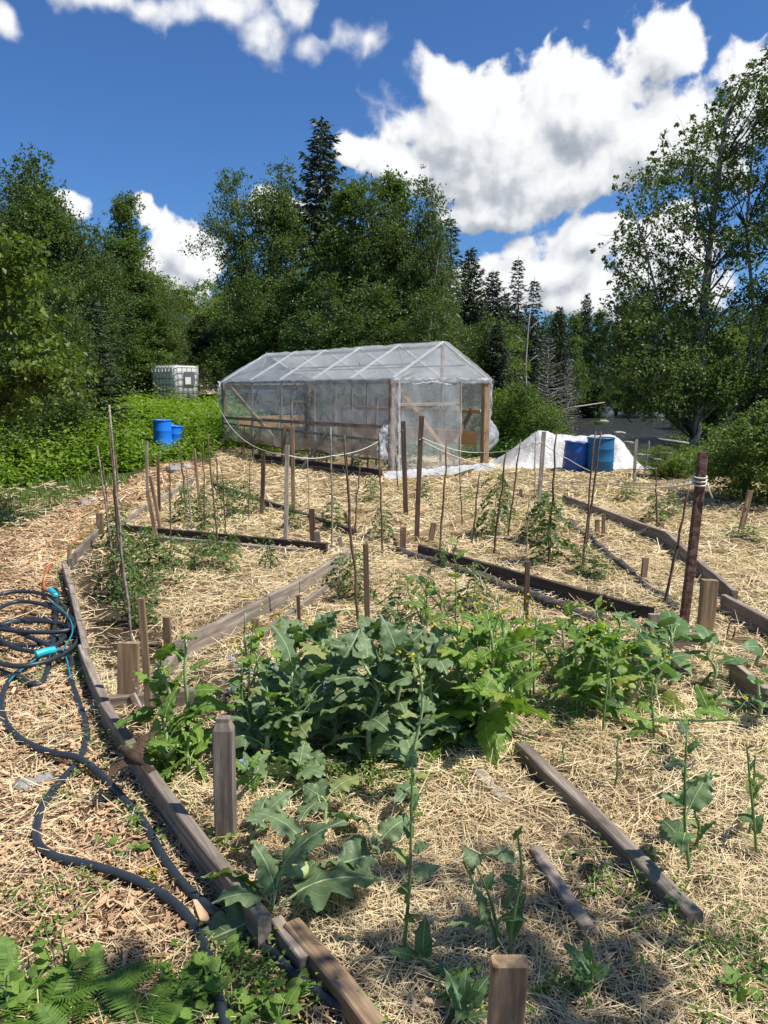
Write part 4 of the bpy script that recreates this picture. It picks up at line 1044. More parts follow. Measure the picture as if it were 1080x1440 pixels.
for y in (.02, GL): plank('tie_beam', (.06, y, GE - .04), (GW - .06, y, GE - .04), .05, .08, 'pale', gh)
plank('gable_post', (GW / 2 - .02, 0, GE), (GW / 2 - .02, 0, GR_ - .04), .06, .05, 'brown', gh, up=(0, -1, 0))
for s in (0, 1): plank('purlin', (GW * (.23 if s == 0 else .77), .05, 2.07), (GW * (.23 if s == 0 else .77), GL, 2.07), .03, .03, 'grey', gh)
for y in RY[:-1]:
    plank('wind_brace', (.30, y + .05, 1.96), (GW / 2 - .08, y + 1.2, GR_ - .08), .02, .03, 'grey', gh)
# braces and rails
plank('diagonal_brace', (.05, 6.25, 1.70), (.05, 3.9, .35), .03, .09, 'new', gh)
plank('diagonal_brace', (.12, .07, 1.70), (1.66, .07, .16), .03, .08, 'new', gh)
plank('diagonal_brace', (1.92, .35, .55), (2.42, .35, 1.25), .03, .09, 'brown', gh)
plank('wall_rail', (-.10, 6.35, .93), (-.10, .1, .93), .035, .07, 'grey', gh)
plank('wall_rail', (-.16, 6.2, .80), (-.16, .1, .68), .03, .045, 'grey', gh)
for (y0, y1) in ((5.35, 5.9), (1.75, 2.2)): plank('leaning_strut', (-.20, y0, .80), (-.62, y1, gz(-.62, y1) - .05), .03, .07, 'pale', gh)
plank('leaning_strut', (-.22, 3.35, .80), (-.26, 3.35, gz(-.3, 3.35) - .05), .08, .05, 'brown', gh, up=(0, -1, 0))
plank('base_board', (-.22, 4.6, gz(0, 4.6) + .05), (-.22, .1, gz(0, 0) + .07), .07, .16, 'dark', gh)
plank('base_board', (-.36, 4.3, gz(0, 4.3) + .03), (-.34, .25, gz(0, 0) + .05), .16, .05, 'stick', gh)
plank('base_board', (.1, -.02, .05), (1.65, -.02, .05), .05, .10, 'brown', gh)
plank('base_board', (1.70, .06, .10), (2.38, .06, .10), .05, .04, 'pale', gh)
plank('base_board', (1.70, .30, .03), (2.38, .30, .03), .05, .14, 'dark', gh)
# far wall inside: shelf rail and orange boards
plank('inner_rail', (GW - .10, .1, 1.16), (GW - .10, 4.6, 1.16), .04, .07, 'new', gh)
plank('inner_board', (GW - .12, .15, .62), (GW - .12, 4.9, .66), .03, .28, 'new', gh)
plank('inner_board', (.08, 5.9, .50), (.08, .2, .46), .03, .20, 'new', gh)
plank('inner_board', (.3, GL - .1, .80), (GW - .2, GL - .1, .80), .03, .3, 'new', gh)
plank('inner_rail', (.2, GL - .12, 1.3), (GW - .2, GL - .12, 1.3), .03, .05, 'grey', gh)
for y in (1.6, 3.1, 4.8): plank('inner_post', (.9, y, -.05), (.9, y, 1.45), .05, .05, 'grey', gh, up=(0, -1, 0))
# low pipe rail inside
for y in np.arange(.5, 6.2, .7): plank('inner_stake', (.35, y, -.05), (.35, y, .34), .025, .025, 'stick', gh, up=(0, -1, 0))
plank('inner_rail', (.35, .2, .26), (.35, 6.1, .30), .025, .025, 'stick', gh)
# door: plastic stretched on a frame with a rail
dr = link('door', plank_mesh(1.55, .03, .06, M['pale'], seed=901), gh, Matrix.Translation((.08, -.03, 1.33)))
def sheet(fn, nu, nv, name, mat, parent, mtx=None):
    u, v = np.meshgrid(np.linspace(0, 1, nu), np.linspace(0, 1, nv), indexing='ij'); b = MB(); b.grid(np.stack(fn(u, v), -1)); return link(name, b.mesh(name, [M[mat]], True), parent, mtx)
W_ = lambda a, b, s: vnoise(a, b, s) - .5
def door_fn(u, v):
    x = .08 + u * 1.60; z = .10 + v * 1.66; y = -.045 + .05 * W_(u * 5 + v * 4, v * 3, 5) + .02 * W_(u * 16 - v * 11, v * 9, 6)
    return x - .08, y + .03, z - 1.33
sheet(door_fn, 40, 44, 'door_plastic', 'film', dr)
plank('door_stile', (1.58, -.01, -1.22), (1.58, -.01, .42), .025, .03, 'pale', dr, up=(0, -1, 0))
def left_fn(u, v):
    y = -.04 + u * (GL + .10); hem = .30 + .10 * u + .04 * np.sin(u * 21) + .05 * W_(u * 9, 0, 4); z = hem + v * (GE + .02 - hem)
    bay = np.abs(np.sin(np.clip(y, 0, GL) / 1.28 * math.pi)); x = -.05 - .04 * bay * np.sin(v * math.pi) * 1 + .07 * W_(u * 14 + v * 5, v * 3, 7) * (1 - v * .7) + .03 * W_(u * 40 - v * 16, v * 7, 8) - .03 * (1 - v)
    return x, y, z
sheet(left_fn, 110, 34, 'side_plastic', 'film', gh)
def right_fn(u, v):
    x, y, z = left_fn(u, v); return GW - x * .8, y, z * 1.0
sheet(right_fn, 80, 20, 'side_plastic', 'film', gh)
def back_fn(u, v):
    x = -.03 + u * (GW + .06); top = GE + (GR_ - GE) * (1 - np.abs(2 * u - 1)); z = .35 + v * (top - .35); return x, GL + .05 + .05 * W_(u * 6, v * 5, 9), z
sheet(back_fn, 30, 20, 'back_plastic', 'film', gh)
def gable_fn(u, v):
    x = -.03 + u * (GW + .06); top = (GR_ - GE - .01) * (1 - np.abs(2 * u - 1)); z = GE - .07 + v * (top + .08); return x, -.05 + .03 * W_(u * 7 + v * 2, v * 5, 10), z
sheet(gable_fn, 40, 12, 'gable_plastic', 'roof_film', gh)
for sgn in (0, 1):
    def roof_fn(u, v, sgn=sgn):
        y = -.10 + u * (GL + .18); bay = np.abs(np.sin(np.clip(y, 0, GL) / 1.28 * math.pi)); q = v * (GW / 2 + .0) - .05 * (1 - v)
        z = GE + (GR_ - GE) * v + .030 - .045 * bay * np.sin(v * math.pi) + .025 * W_(u * 22 + v * 6, v * 5, 11 + sgn) + .02 * W_(u * 50 - v * 20, v * 4, 13)
        z = z - .10 * np.clip(.06 - v, 0, 1) * 12 * .6
        return (q if sgn == 0 else GW - q), y, z
    sheet(roof_fn, 110, 20, 'roof_plastic', 'roof_film', gh)
# wrapped and torn edges
def strip(name, pts, w, mat, amp=.03, parent=gh, seed=1):
    pts = [Vector(p) for p in pts]; n = len(pts); rg = np.random.default_rng(seed); V = []
    for i, p in enumerate(pts):
        d = (pts[min(i + 1, n - 1)] - pts[max(i - 1, 0)]).normalized(); s = d.cross(Vector((0, 1, .3))).normalized()
        V.append([tuple(p + s * w * (k / 5 - .5) * rg.uniform(.7, 1.3) + Vector(rg.normal(size=3) * amp)) for k in range(6)])
    b = MB(); b.grid(np.array(V)); return link(name, b.mesh(name, [M[mat]], True), parent)
strip('eave_wrap', [(x, -.07, GE - .03 + .01 * math.sin(x * 9)) for x in np.linspace(-.05, GW + .05, 26)], .10, 'white_film', .012, seed=3)
strip('corner_wrap', [(-.05, -.07, z) for z in np.linspace(.15, GE, 22)], .16, 'film', .015, seed=4)
strip('corner_wrap', [(.07, -.08, z) for z in np.linspace(.05, GE, 22)], .05, 'white_film', .006, seed=14)
strip('corner_wrap', [(GW + .10, .0, z) for z in np.linspace(.9, GE + .03, 16)], .10, 'white_film', .015, seed=5)
strip('torn_plastic', [(-.22 - .05 * math.sin(t * 3), -.02, .96 - t * .62) for t in np.linspace(0, 1, 16)], .16, 'white_film', .022, seed=6)
strip('back_wrap', [(-.08, GL + .02, z) for z in np.linspace(1.2, GE, 12)], .12, 'white_film', .02, seed=15)
def flap_fn(u, v):
    z = .45 + v * .85; r = .62 * np.sin(np.clip(1 - v, 0, 1) * math.pi * .8) ** .8; return GW + .10 + r * u + .05 * W_(u * 5, v * 9, 17), .05 + .30 * u + .09 * W_(u * 4 + 3, v * 8, 18), z - .12 * u
sheet(flap_fn, 14, 20, 'loose_flap', 'white_film', gh)
def skirt_fn(u, v):
    x = -.35 + u * 2.9; w = .16 + .22 * np.sin(u * 9) ** 2 * (1 - .5 * u); y = -.10 - w * v + .04 * W_(u * 15, v * 4, 19); z = .02 + .11 * (1 - v) ** 2 + .06 * np.abs(W_(u * 22, v * 5, 20)) + .03 * W_(u * 50, v * 9, 22)
    return x, y, z
sheet(skirt_fn, 90, 10, 'ground_skirt', 'white_film', gh)

# ropes
def rope(name, pts, sag, label, r=.006, seg=14):
    V = []; pts = [Vector(p) for p in pts]
    for k, (a, b) in enumerate(zip(pts[:-1], pts[1:])):
        s = sag[k] if isinstance(sag, (list, tuple)) else sag
        for i in range(seg + (k == len(pts) - 2)):
            t = i / seg; p = a.lerp(b, t); p.z -= 4 * s * t * (1 - t); V.append(p)
    b = MB(); b.tube(V, r, 5); return tag(link(name, b.mesh(name, [M['rope']], True)), label, 'rope')
S1 = gt(586, 762).y; S0 = gt(571, 724).y; S3 = gt(758, 706).y; S4 = gt(467, 773).y
rope('rope', [gw(-.12, 6.4, 1.12), at(404, 640, gt(401, 770).y + .02), at(466, 641, S4 + .3), at(534, 619, 13.2), at(566, 605, S0 - .04)], [.24, .03, .05, .02], 'white rope sagging along the side wall of the greenhouse', .0055)
rope('rope', [at(590, 618, S1 - .04), at(674, 652, 10.6), at(777, 676, 9.0), at(854, 680, 7.8), KNOT + Vector((0, -.03, -.02))], [.03, .03, .03, .04], 'white rope running from the right dark stake to the rusty post', .006)
rope('rope', [at(594, 616, S1 - .05), at(674, 636, 13.2), at(762, 622, S3 - .05), at(800, 646, 12.8), at(858, 672, 9.5), KNOT + Vector((0, -.035, .01))], [.05, .05, .02, .03, .05], 'second white rope passing the tarp stake to the rusty post', .006)
for dz in (-.03, -.005, .02):
    b = MB(); c = KNOT - B; b.tube([(c.x + .043 * math.cos(a), c.y + .040 * math.sin(a), c.z + dz + .01 * math.sin(a)) for a in np.linspace(0, 6.2, 14)], .006, 5); link('rope_turn', b.mesh('rope_turn', [M['rope']], True), rz_)
b = MB(); c = KNOT - B; b.tube([(c.x + .04, c.y - .03, c.z - .02), (c.x + .05, c.y - .04, c.z - .07), (c.x + .075, c.y - .04, c.z - .12)], .005, 5); link('rope_tail', b.mesh('rope_tail', [M['rope']], True), rz_)
rope('twine', [at(490, 748, 9.3), at(520, 749, 9.1), at(565, 745, gt(567, 776).y - .05)], [.02, .02], 'thin pale twine stretched to the left peg of the pair', .004)

# ================================================================== tank, drums, tarp
def ibc():
    p = at(247, 540, 25); z0 = at(250, 560, 25).z; g = tz(p.x, 25); o = thing('liquid_tank', 'white caged liquid tank on a pallet above the thicket', 'tank', (p.x, 25, g), R(35.5) - R(90) + R(90))
    z0 -= g; H = 1.02; o.rotation_euler.z = R(-35.5 + 71); o.rotation_euler.z = R(-36)
    rr = .12; prof = []
    for cx, cy, a0 in ((.6-rr, .5-rr, 0), (-.6+rr, .5-rr, 90), (-.6+rr, -.5+rr, 180), (.6-rr, -.5+rr, 270)):
        for k in range(5): a = R(a0 + k * 22.5); prof.append((cx + rr * math.cos(a), cy + rr * math.sin(a)))
    prof = np.array(prof) * .96; b = MB(); rows = []
    for z, s in ((.02, .9), (.06, .98), (.5, 1), (.92, .99), (.98, .95), (1.0, .85), (1.0, .0)): rows.append([(x * s, y * s, z0 + z * H) for x, y in list(prof) + [prof[0]]])
    b.grid(np.array(rows)); link('bottle', b.mesh('bottle', [M['ibc']], True), o)
    b = MB(); b.tube([(0, 0, z0 + H), (0, 0, z0 + H + .04)], .09, 12); link('cap', b.mesh('cap', [M['plate']]), o)
    def ring(z): 
        b = MB(); b.tube([(x * 1.05, y * 1.05, z) for x, y in list(prof) + [prof[0]]], .011, 5); return b.mesh('cage_bar', [M['steel']], True)
    for z in (.03, .22, .42, .62, .82, 1.02): link('cage_bar', ring(z0 + z), o)
    b = MB(); b.tube([(0, 0, z0 - .02), (0, 0, z0 + 1.04)], .010, 5); me = b.mesh('cage_bar', [M['steel']], True)
    for i in range(7):
        x = -.5 + i / 6.0
        for y in (-.51, .51): link('cage_bar', me, o, Matrix.Translation((x, y, 0)))
    for i in range(5):
        y = -.38 + i * .19
        for x in (-.61, .61): link('cage_bar', me, o, Matrix.Translation((x, y, 0)))
    b = MB(); b.box((.625, .05, z0 + .62), (.01, .42, .42)); link('sign_plate', b.mesh('sign_plate', [M['plate']]), o)
    b = MB(); b.box((.633, -.02, z0 + .55), (.006, .22, .22)); link('label_sheet', b.mesh('label_sheet', [M['white_pipe']]), o)
    b = MB(); b.tube([(.58, 0, z0 + .10), (.70, 0, z0 + .08)], .05, 10); b.box((.70, 0, z0 + .15), (.03, .14, .03)); link('valve', b.mesh('valve', [M['plate']]), o)
    for y in (-.42, 0, .42):
        b = MB(); b.box((0, y, z0 - .08), (1.2, .12, .10)); link('pallet_runner', b.mesh('pallet_runner', [M['steel']]), o)
    for i in range(7):
        b = MB(); b.box((-.54 + i * .18, 0, z0 - .02), (.11, 1.0, .02)); link('pallet_slat', b.mesh('pallet_slat', [M['grey']]), o)
    for x in (-.5, .5):
        for y in (-.42, .42):
            b = MB(); b.box((x, y, (z0 - .13) / 2 - .02), (.14, .14, max(.05, z0 - .13) + .04)); link('block', b.mesh('block', [M['grey']]), o)
ibc()
def drum(px, py, top, wpx, mat, label, tilt=(0, 0), Y=None, open_top=True, z_base=None):
    p = gt(px, py) if Y is None else Vector((at(px, py, Y).x, Y, tz(at(px, py, Y).x, Y)))
    H = at(px, top, p.y).z - p.z; r = wpx / F * p.y / 2; o = thing('plastic_drum', label, 'barrel', p); o.rotation_euler = (tilt[0], tilt[1], 0)
    b = MB(); pr = [(0, 0), (r * .95, 0), (r, .03), (r, H * .30), (r * 1.02, H * .32), (r * 1.02, H * .35), (r, H * .37), (r, H * .64), (r * 1.02, H * .66), (r * 1.02, H * .69), (r, H * .71), (r * .99, H * .95), (r * .99, H * .985), (r * .93, H * .985), (r * .93, H * .80)]
    b.lathe(pr, 28); link('shell', b.mesh('shell', [M[mat]], True), o)
    b = MB(); b.lathe([(r * .99, H * .955), (r * 1.045, H * .96), (r * 1.045, H), (r * .95, H), (r * .95, H * .97)], 28); link('rim', b.mesh('rim', [M[mat]], True), o)
    b = MB(); b.lathe([(0, H * .90 if not open_top else H * .82), (r * .93, H * .90 if not open_top else H * .82)], 28); link('inside' if open_top else 'lid', b.mesh('inside', [M['drum_shade'] if open_top else M[mat]]), o)  # open drums get a dark disc standing in for the shade inside
    return o
drum(808, 663, 621, 36, 'blue_plastic', 'dark blue barrel tilted against the tarp, left of the teal drum', (0, R(5)))
drum(843, 664, 615, 37, 'teal_plastic', 'teal blue drum standing upright at the right of the tarp')
drum(229, 620, 590, 25, 'bright_blue', 'bright blue barrel with a flat rim in the thicket', (0, 0), 16.9)
drum(243, 624, 598, 22, 'bright_blue', 'second bright blue barrel leaning behind the rimmed one', (0, R(6)), 17.35)

def build_tarp():
    Y0 = 15.9; o = gt(795, 662); xs = np.linspace(-1.55, 1.75, 90); ys = np.linspace(-.55, 1.5, 50); U, Vv = np.meshgrid(xs, ys, indexing='ij')
    cx = at(795, 650, Y0).x
    top = np.interp(U, [-1.40, -1.15, -.75, -.52, -.35, -.1, .2, .75, .95, 1.15, 1.35, 1.6], [.0, .18, .50, .74, .76, .66, .64, .64, .64, .56, .28, 0])
    prof = np.interp(Vv, [-.55, -.38, -.1, .15, .9, 1.5], [0, .25, .85, 1, .9, 0]) 
    fold = .10 * W_(U * 3 + Vv * 2, Vv * 1.5, 31) + .06 * np.abs(W_(U * 9 - Vv * 5, Vv * 3, 32)) + .03 * W_(U * 22, Vv * 14, 33)
    Z = top * prof + fold * np.clip(top * 2, .15, 1); Z = np.maximum(Z, .01 + .015 * vnoise(U * 9, Vv * 9, 34))
    X = U + cx + .06 * W_(Vv * 4, U * 2, 35); Y = Vv + Y0 + .10 * W_(U * 5, Vv, 36)
    b = MB(); b.grid(np.stack([X, Y, Z + terrain(X, Y) * .8], -1)); tag(link('tarpaulin', b.mesh('tarpaulin', [M['tarp']], True)), 'white tarpaulin draped over a heap behind the blue drums', 'tarp')
build_tarp()
def dirt_heap():
    p = at(291, 560, 30); u, v = np.meshgrid(np.linspace(-1.6, 1.6, 24), np.linspace(-1.6, 1.6, 24), indexing='ij'); r = np.hypot(u / 1.5, v / 1.5)
    z = 1.15 * np.clip(1 - r ** 1.6, 0, 1) + .12 * W_(u * 3, v * 3, 41) - .1; b = MB(); b.grid(np.stack([u, v, z], -1)); o = link('dirt_heap', b.mesh('dirt_heap', [M['dirt']], True)); o.location = (p.x, 30, tz(p.x, 30) + .35)
    tag(o, 'pale heap of sandy dirt right of the white tank', 'dirt heap')
dirt_heap()
def rock(px, py, r, label, mat='rock', z=None):
    p = gt(px, py); rg = np.random.default_rng(int(px)); b = MB(); th = np.linspace(0, 2 * math.pi, 13); ph = np.linspace(-1.4, 1.5, 8); T, Pq = np.meshgrid(th, ph, indexing='ij')
    k = 1 + .35 * (vnoise(np.cos(T) * 2 + 5 + px, np.sin(T) * 2 + Pq * 2, 3) - .5) + .15 * (vnoise(np.cos(T) * 5 + 5, np.sin(T) * 5 + Pq * 5, 4) - .5)
    b.grid(np.stack([np.cos(T) * np.cos(Pq) * r * k, np.sin(T) * np.cos(Pq) * r * k * .8, np.sin(Pq) * r * .6 * k], -1)); o = link('rock', b.mesh('rock', [M[mat]])); o.location = (p.x, p.y, (p.z if z is None else z) + r * .15); o.rotation_euler.z = rg.uniform(0, 6)
    return tag(o, label, 'rock', 'rocks around the garden')
for r in [(245, 664, .20, 'pale rock at the far left corner of the beds'), (262, 658, .12, 'small pale rock right of the pale corner rock'), (118, 710, .10, 'flat stone on the left path, right one'), (100, 716, .07, 'flat stone on the left path, left one'),
          (130, 704, .08, 'small stone on the left path nearest the poles'), (36, 1106, .05, 'pale stone half buried near the hose'), (62, 1098, .04, 'smaller pale stone half buried near the hose')]: rock(*r)
for i, (px, py, Y, rr) in enumerate([(862, 590, 40, .5), (885, 606, 36, .4), (905, 628, 29, .35), (925, 640, 27, .3), (960, 648, 25, .4), (985, 650, 24, .35), (1020, 640, 25, .5), (872, 598, 44, .5), (940, 622, 30, .3), (1050, 646, 24, .4), (1005, 656, 23, .3), (850, 575, 60, .7)]):
    p = at(px, py, Y); o = rock(px, py, rr * .5, 'wet boulder in the shallow river'); o.location = (p.x, Y, WATER_Z + rr * .02); o.scale = (1.5, 1, .7)
    o['group'] = 'boulders in the river'
# driftwood by the river
for i, (a, b_, Y) in enumerate([((925, 618), (1000, 632), 24), ((1010, 612), (1075, 628), 24.5), ((1030, 630), (1080, 618), 23.5), ((760, 583), (850, 566), 38)]):
    A = at(a[0], a[1], Y); Bq = at(b_[0], b_[1], Y + .5); bb = MB(); bb.tube([(0, 0, 0), (Bq - A) * .5 + Vector((0, 0, .05)), Bq - A], [.06, .05, .03], 6); o = link('driftwood', bb.mesh('driftwood', [M['dead_bark']], True)); o.location = A; tag(o, ['bleached driftwood branch left of the leaning birch', 'bleached driftwood branch right of the leaning birch', 'short crossing driftwood branch near the right edge', 'long fallen pole lying across the far river bend'][i], 'driftwood')

# ================================================================== hoses
def catmull(P, n=10):
    P = [Vector(p) for p in P]; P = [P[0] * 2 - P[1]] + P + [P[-1] * 2 - P[-2]]; out = []
    for i in range(1, len(P) - 2):
        for k in range(n):
            t = k / n; a, b, c, d = P[i-1], P[i], P[i+1], P[i+2]; out.append(.5 * ((2*b) + (c-a)*t + (2*a-5*b+4*c-d)*t*t + (3*b-a-3*c+d)*t**3))
    out.append(P[-2]); return out
def hose(pxs, r, lift=0.0, wob=0):
    pts = []
    for i, p in enumerate(pxs):
        q = gt(p[0], p[1]); q.z += r + .008 + (p[2] if len(p) > 2 else lift); pts.append(q)
    return catmull(pts)
hs = thing('garden_hose', 'dark grey garden hose coiled and trailing down the path', 'hose', gt(45, 900)); H0 = hs.location.copy()
def hpart(name, P, r, mat, parent=hs, k=8):
    b = MB(); b.tube([p - H0 for p in P], r, k); return link(name, b.mesh(name, [M[mat]], True), parent)
HR = .0148
coil = []
rgc = np.random.default_rng(12)
for i in range(46):
    a = 1.2 + i * .60; cx = 38 + 9 * math.sin(i * .33); cy = 900 + 14 * math.cos(i * .21); rx = 62 + 14 * math.sin(i * .45 + 1); ry = 34 + 12 * math.cos(i * .37)
    coil.append((cx + rx * math.cos(a), cy + ry * math.sin(a), .004 + .075 * i / 46))
hose_path = [(70, 843, .05), (82, 852, .06)] + coil + [(90, 930, .03), (97, 952, 0), (108, 985, 0), (120, 1020, 0), (122, 1048, 0), (108, 1080, -.002), (84, 1108, 0), (60, 1142, 0), (52, 1172, 0), (56, 1196, 0), (80, 1214, 0), (130, 1226, 0), (190, 1246, 0), (240, 1275, 0), (272, 1308, 0), (290, 1345, 0), (300, 1385, 0), (312, 1430, 0), (330, 1500, 0)]
hpart('hose_loop', hose(hose_path, HR), HR, 'hose')
hpart('hose_run', hose([(62, 936, .05), (35, 946, .01), (14, 962, 0), (3, 990, 0), (8, 1020, 0), (30, 1046, 0), (70, 1068, .012), (110, 1082, .03), (140, 1098, .012), (172, 1128, 0), (205, 1168, 0), (228, 1210, 0), (258, 1252, 0), (292, 1284, 0), (328, 1310, 0), (362, 1334, 0), (392, 1358, 0), (420, 1386, 0), (458, 1414, 0), (505, 1438, 0), (560, 1470, 0)], HR), HR, 'hose')
# stripe along parts of the hose
for seg in ([(92, 930, .052), (100, 960, .024), (109, 990, .022), (117, 1015, .022)], [(60, 940, .075), (35, 949, .035), (14, 965, .022), (4, 988, .02)], [(70, 868, .12), (95, 890, .12), (104, 915, .12), (90, 940, .10)]):
    hpart('stripe', hose(seg, .0), .0055, 'teal_hose', k=5)
P = hose([(52, 942, .07), (64, 939, .075), (78, 935, .07)], .012); hpart('coupling', P, .024, 'connector', k=10)
hpart('coupling_collar', hose([(77, 936, .07), (84, 933, .066), (90, 931, .06)], .01), .015, 'steel', k=8)
hpart('coupling', hose([(72, 848, .085), (76, 852, .085), (80, 857, .085)], .01), .022, 'connector', k=10)
P = hose([(72, 846, .06), (64, 838, .03), (62, 825, 0), (66, 805, 0), (76, 790, 0), (92, 778, 0), (104, 764, .0), (120, 752, .0), (134, 742, .0)], .0125)
b = MB(); b.tube([p - P[0] for p in P], .0125, 7); o = link('feed_hose', b.mesh('feed_hose', [M['orange']], True)); o.location = P[0]; tag(o, 'thin orange red hose running back from the coil', 'hose')

# ================================================================== garden plants
def leaf_mesh(seed, mat, ratio=.62, lobes=4, depth=.35, ruffle=.05, a=.25, bend=.65, pet=.35, nt=15, ns=3, rib='pale_stem', tip=1.0, fold=.18):
    """one leaf along +Y: petiole, raised midrib and a lobed, ruffled blade of length 1"""
    rg = np.random.default_rng(seed); t = np.linspace(0, 1, nt); ph = rg.uniform(0, 6.28)
    w = ratio * .5 * np.sin(math.pi * np.clip(t * .97 + .02, 0, 1) ** (.62 * tip)) ** .75
    V = np.zeros((nt, 2 * ns + 1, 3)); U = np.zeros((nt, 2 * ns + 1, 2)); z0 = lambda y: a * y - bend * y ** 2 * .5
    for sgn in (-1, 1):
        lob = 1 - depth * (.5 + .5 * np.sin(t * lobes * 6.283 + ph + sgn * .7)) * np.sin(math.pi * t) ** .5 + rg.normal(size=nt) * .05
        for k in range(ns + 1):
            f = k / ns; x = sgn * f * w * (1 if f < .9 else lob); y = pet + t - f * .05 + f * f * .06 * np.sin(t * 9 + ph)
            z = z0(y) + fold * f * w - .35 * (f * w) ** 2 * 2 + ruffle * f ** 2 * np.sin(t * 23 + sgn * 1.3 + ph) + rg.normal(size=nt) * .006
            V[:, ns + sgn * k] = np.stack([x, y, z], 1); U[:, ns + sgn * k] = np.stack([np.full(nt, sgn * f * .5) * (w / (w.max())), t], 1)
    n1 = 2 * ns + 1; i = np.arange(nt - 1)[:, None] * n1; j = np.arange(n1 - 1)[None]
    Q = np.stack([i + j, i + j + 1, i + n1 + j + 1, i + n1 + j], -1).reshape(-1, 4); uv = U.reshape(-1, 2)
    y = np.linspace(0, pet + .75, 6); tb = MB(); tb.tube([(0, q, z0(q) - .004) for q in y], np.linspace(.024, .007, 6), 4, cap=False)
    Vt = tb.V[0]; Qt = tb.Q[0] + nt * n1
    return mesh_np('leaf', np.vstack([V.reshape(-1, 3), Vt]), np.vstack([Q, Qt]), None, [M[mat], M[rib]], [0] * len(Q) + [1] * len(Qt), True, np.vstack([uv, np.full((len(Vt), 2), .3)]))
LM = {
 'kale': [leaf_mesh(s, 'kale', .86, 4.2, .20, .075, .50, 1.05, .40, 21, 3) for s in (1, 2, 3, 4)],
 'broc': [leaf_mesh(s, 'kale', .72, 3.2, .16, .06, .35, .85, .35, 19, 3) for s in (5, 6, 7)],
 'mustard': [leaf_mesh(s, 'mustard', .66, 4.5, .18, .06, .35, 1.1, .30, 19, 3) for s in (8, 9, 10)],
 'small': [leaf_mesh(s, 'mustard', .72, 3.2, .24, .05, .3, .9, .35, 17, 3) for s in (11, 12, 13)],
 'round': [leaf_mesh(s, 'collard', .92, 6, .08, .035, .5, .95, .6) for s in (14, 15, 16)],
 'clasp': [leaf_mesh(s, 'collard', .50, 3, .10, .03, .45, .9, .10) for s in (17, 18, 19)],
 'bor': [leaf_mesh(s, 'kale', .48, 5, .06, .03, .3, 1.0, .15) for s in (20, 21)],
 'weed': [leaf_mesh(s, 'mustard', .62, 5, .08, .02, .25, .6, .25, 9, 2, 'green_stem') for s in (22, 23)],
 'clover': [leaf_mesh(s, 'mustard', .85, 5, .05, .02, .2, .5, .45, 9, 2, 'green_stem') for s in (24, 25)],
}
def leaf_mat4(p, az, el, roll, s):
    return Matrix.Translation(p) @ Matrix.Rotation(az - math.pi / 2, 4, 'Z') @ Matrix.Rotation(el, 4, 'X') @ Matrix.Rotation(roll, 4, 'Y') @ Matrix.Diagonal((s, s, s, 1))
def crop(name, label, cat, foot, top, n, size, kinds, group=None, stem=.012, lo=.05, el0=-.1, el1=1.0, sz0=1.0, sz1=.6, stalks=1, spread=.05, smat='pale_stem', seed=None, flowers=None, loc=None, bias=None, extra=None):
    """leafy crop plant: stems rise from the foot pixel to the top pixel, each leaf its own part"""
    B = gt(*foot) if loc is None else loc; T = at(top[0], top[1], B.y) if top is not None else None; rg = random.Random(seed if seed is not None else int(foot[0] * 3 + foot[1]))
    o = thing(name, label, cat, B, 0, group); lean = Vector((T.x - B.x, 0, T.z - B.z)); stems = []
    for s in range(stalks):
        off = Vector((rg.gauss(0, spread), rg.gauss(0, spread), 0)) if s else Vector((0, 0, 0)); hh = 1 if s == 0 else rg.uniform(.55, .95)
        P = [Vector((0, 0, -.02)) + off * .4, lean * .35 * hh + off + Vector((rg.gauss(0, .01), rg.gauss(0, .01), 0)), lean * .7 * hh + off * 1.8 + Vector((rg.gauss(0, .015), rg.gauss(0, .015), 0)), lean * hh + off * 2.4]
        stems.append(P); b = MB(); b.tube(catmull(P, 4), np.linspace(stem, stem * .45, 13), 6); link('stem', b.mesh('stem', [M[smat]], True), o)
    az = rg.uniform(0, 6.28)
    for i in range(n):
        P = stems[i % stalks]; h = lo + (1 - lo) * ((i + .5) / n); q = h * 3; k = min(2, int(q)); p = P[k].lerp(P[k + 1], q - k)
        az += 2.4 + rg.gauss(0, .3); a_ = az
        if bias is not None and rg.random() < .5: a_ = bias + rg.gauss(0, .7)
        m = rg.choice(LM[kinds[i % len(kinds)]]); s = size * (sz0 + (sz1 - sz0) * h) * rg.choice([.5, .75, .9, 1.0, 1.1, 1.3])
        link('leaf', m, o, leaf_mat4(p, a_, el0 + (el1 - el0) * h + rg.gauss(0, .30), rg.gauss(0, .55), s))
    if flowers:
        mat, cnt, fs, sp, rise = flowers; Ps = []; g = np.random.default_rng(rg.randrange(9999)); sb = MB()
        for P in stems:
            for _ in range(max(1, cnt // len(stems) // 5)):
                c = P[3] + Vector((g.normal() * sp, g.normal() * sp, g.uniform(-.02, 1) * rise)); sb.tube([P[3].lerp(P[2], .3), (P[3] + c) / 2 + Vector((0, 0, .01)), c], [stem * .3, stem * .2, stem * .12], 4, cap=False)
                for _ in range(5): Ps.append(np.array(c) + g.normal(size=3) * fs * 1.1)
        Ps = np.array(Ps); sz = np.full(len(Ps), fs)
        V1, Q1 = leaf_quads(Ps, sz, 1.5, .8, g); V2, Q2 = leaf_quads(Ps, sz, 1.5, .8, g)
        tag(link('flower_stalks', sb.mesh('flower_stalks', [M['green_stem']], True), o), kind='stuff')
        tag(link('flowers', mesh_np('flowers', np.vstack([V1, V2]), np.vstack([Q1, Q2 + len(V1)]), None, [M[mat]]), o), kind='stuff')
    return o
YF = ('yellow', 40, .016, .06, .10); YS = ('yellow', 20, .014, .05, .07); BF = ('blue_petal', 45, .016, .045, .05)
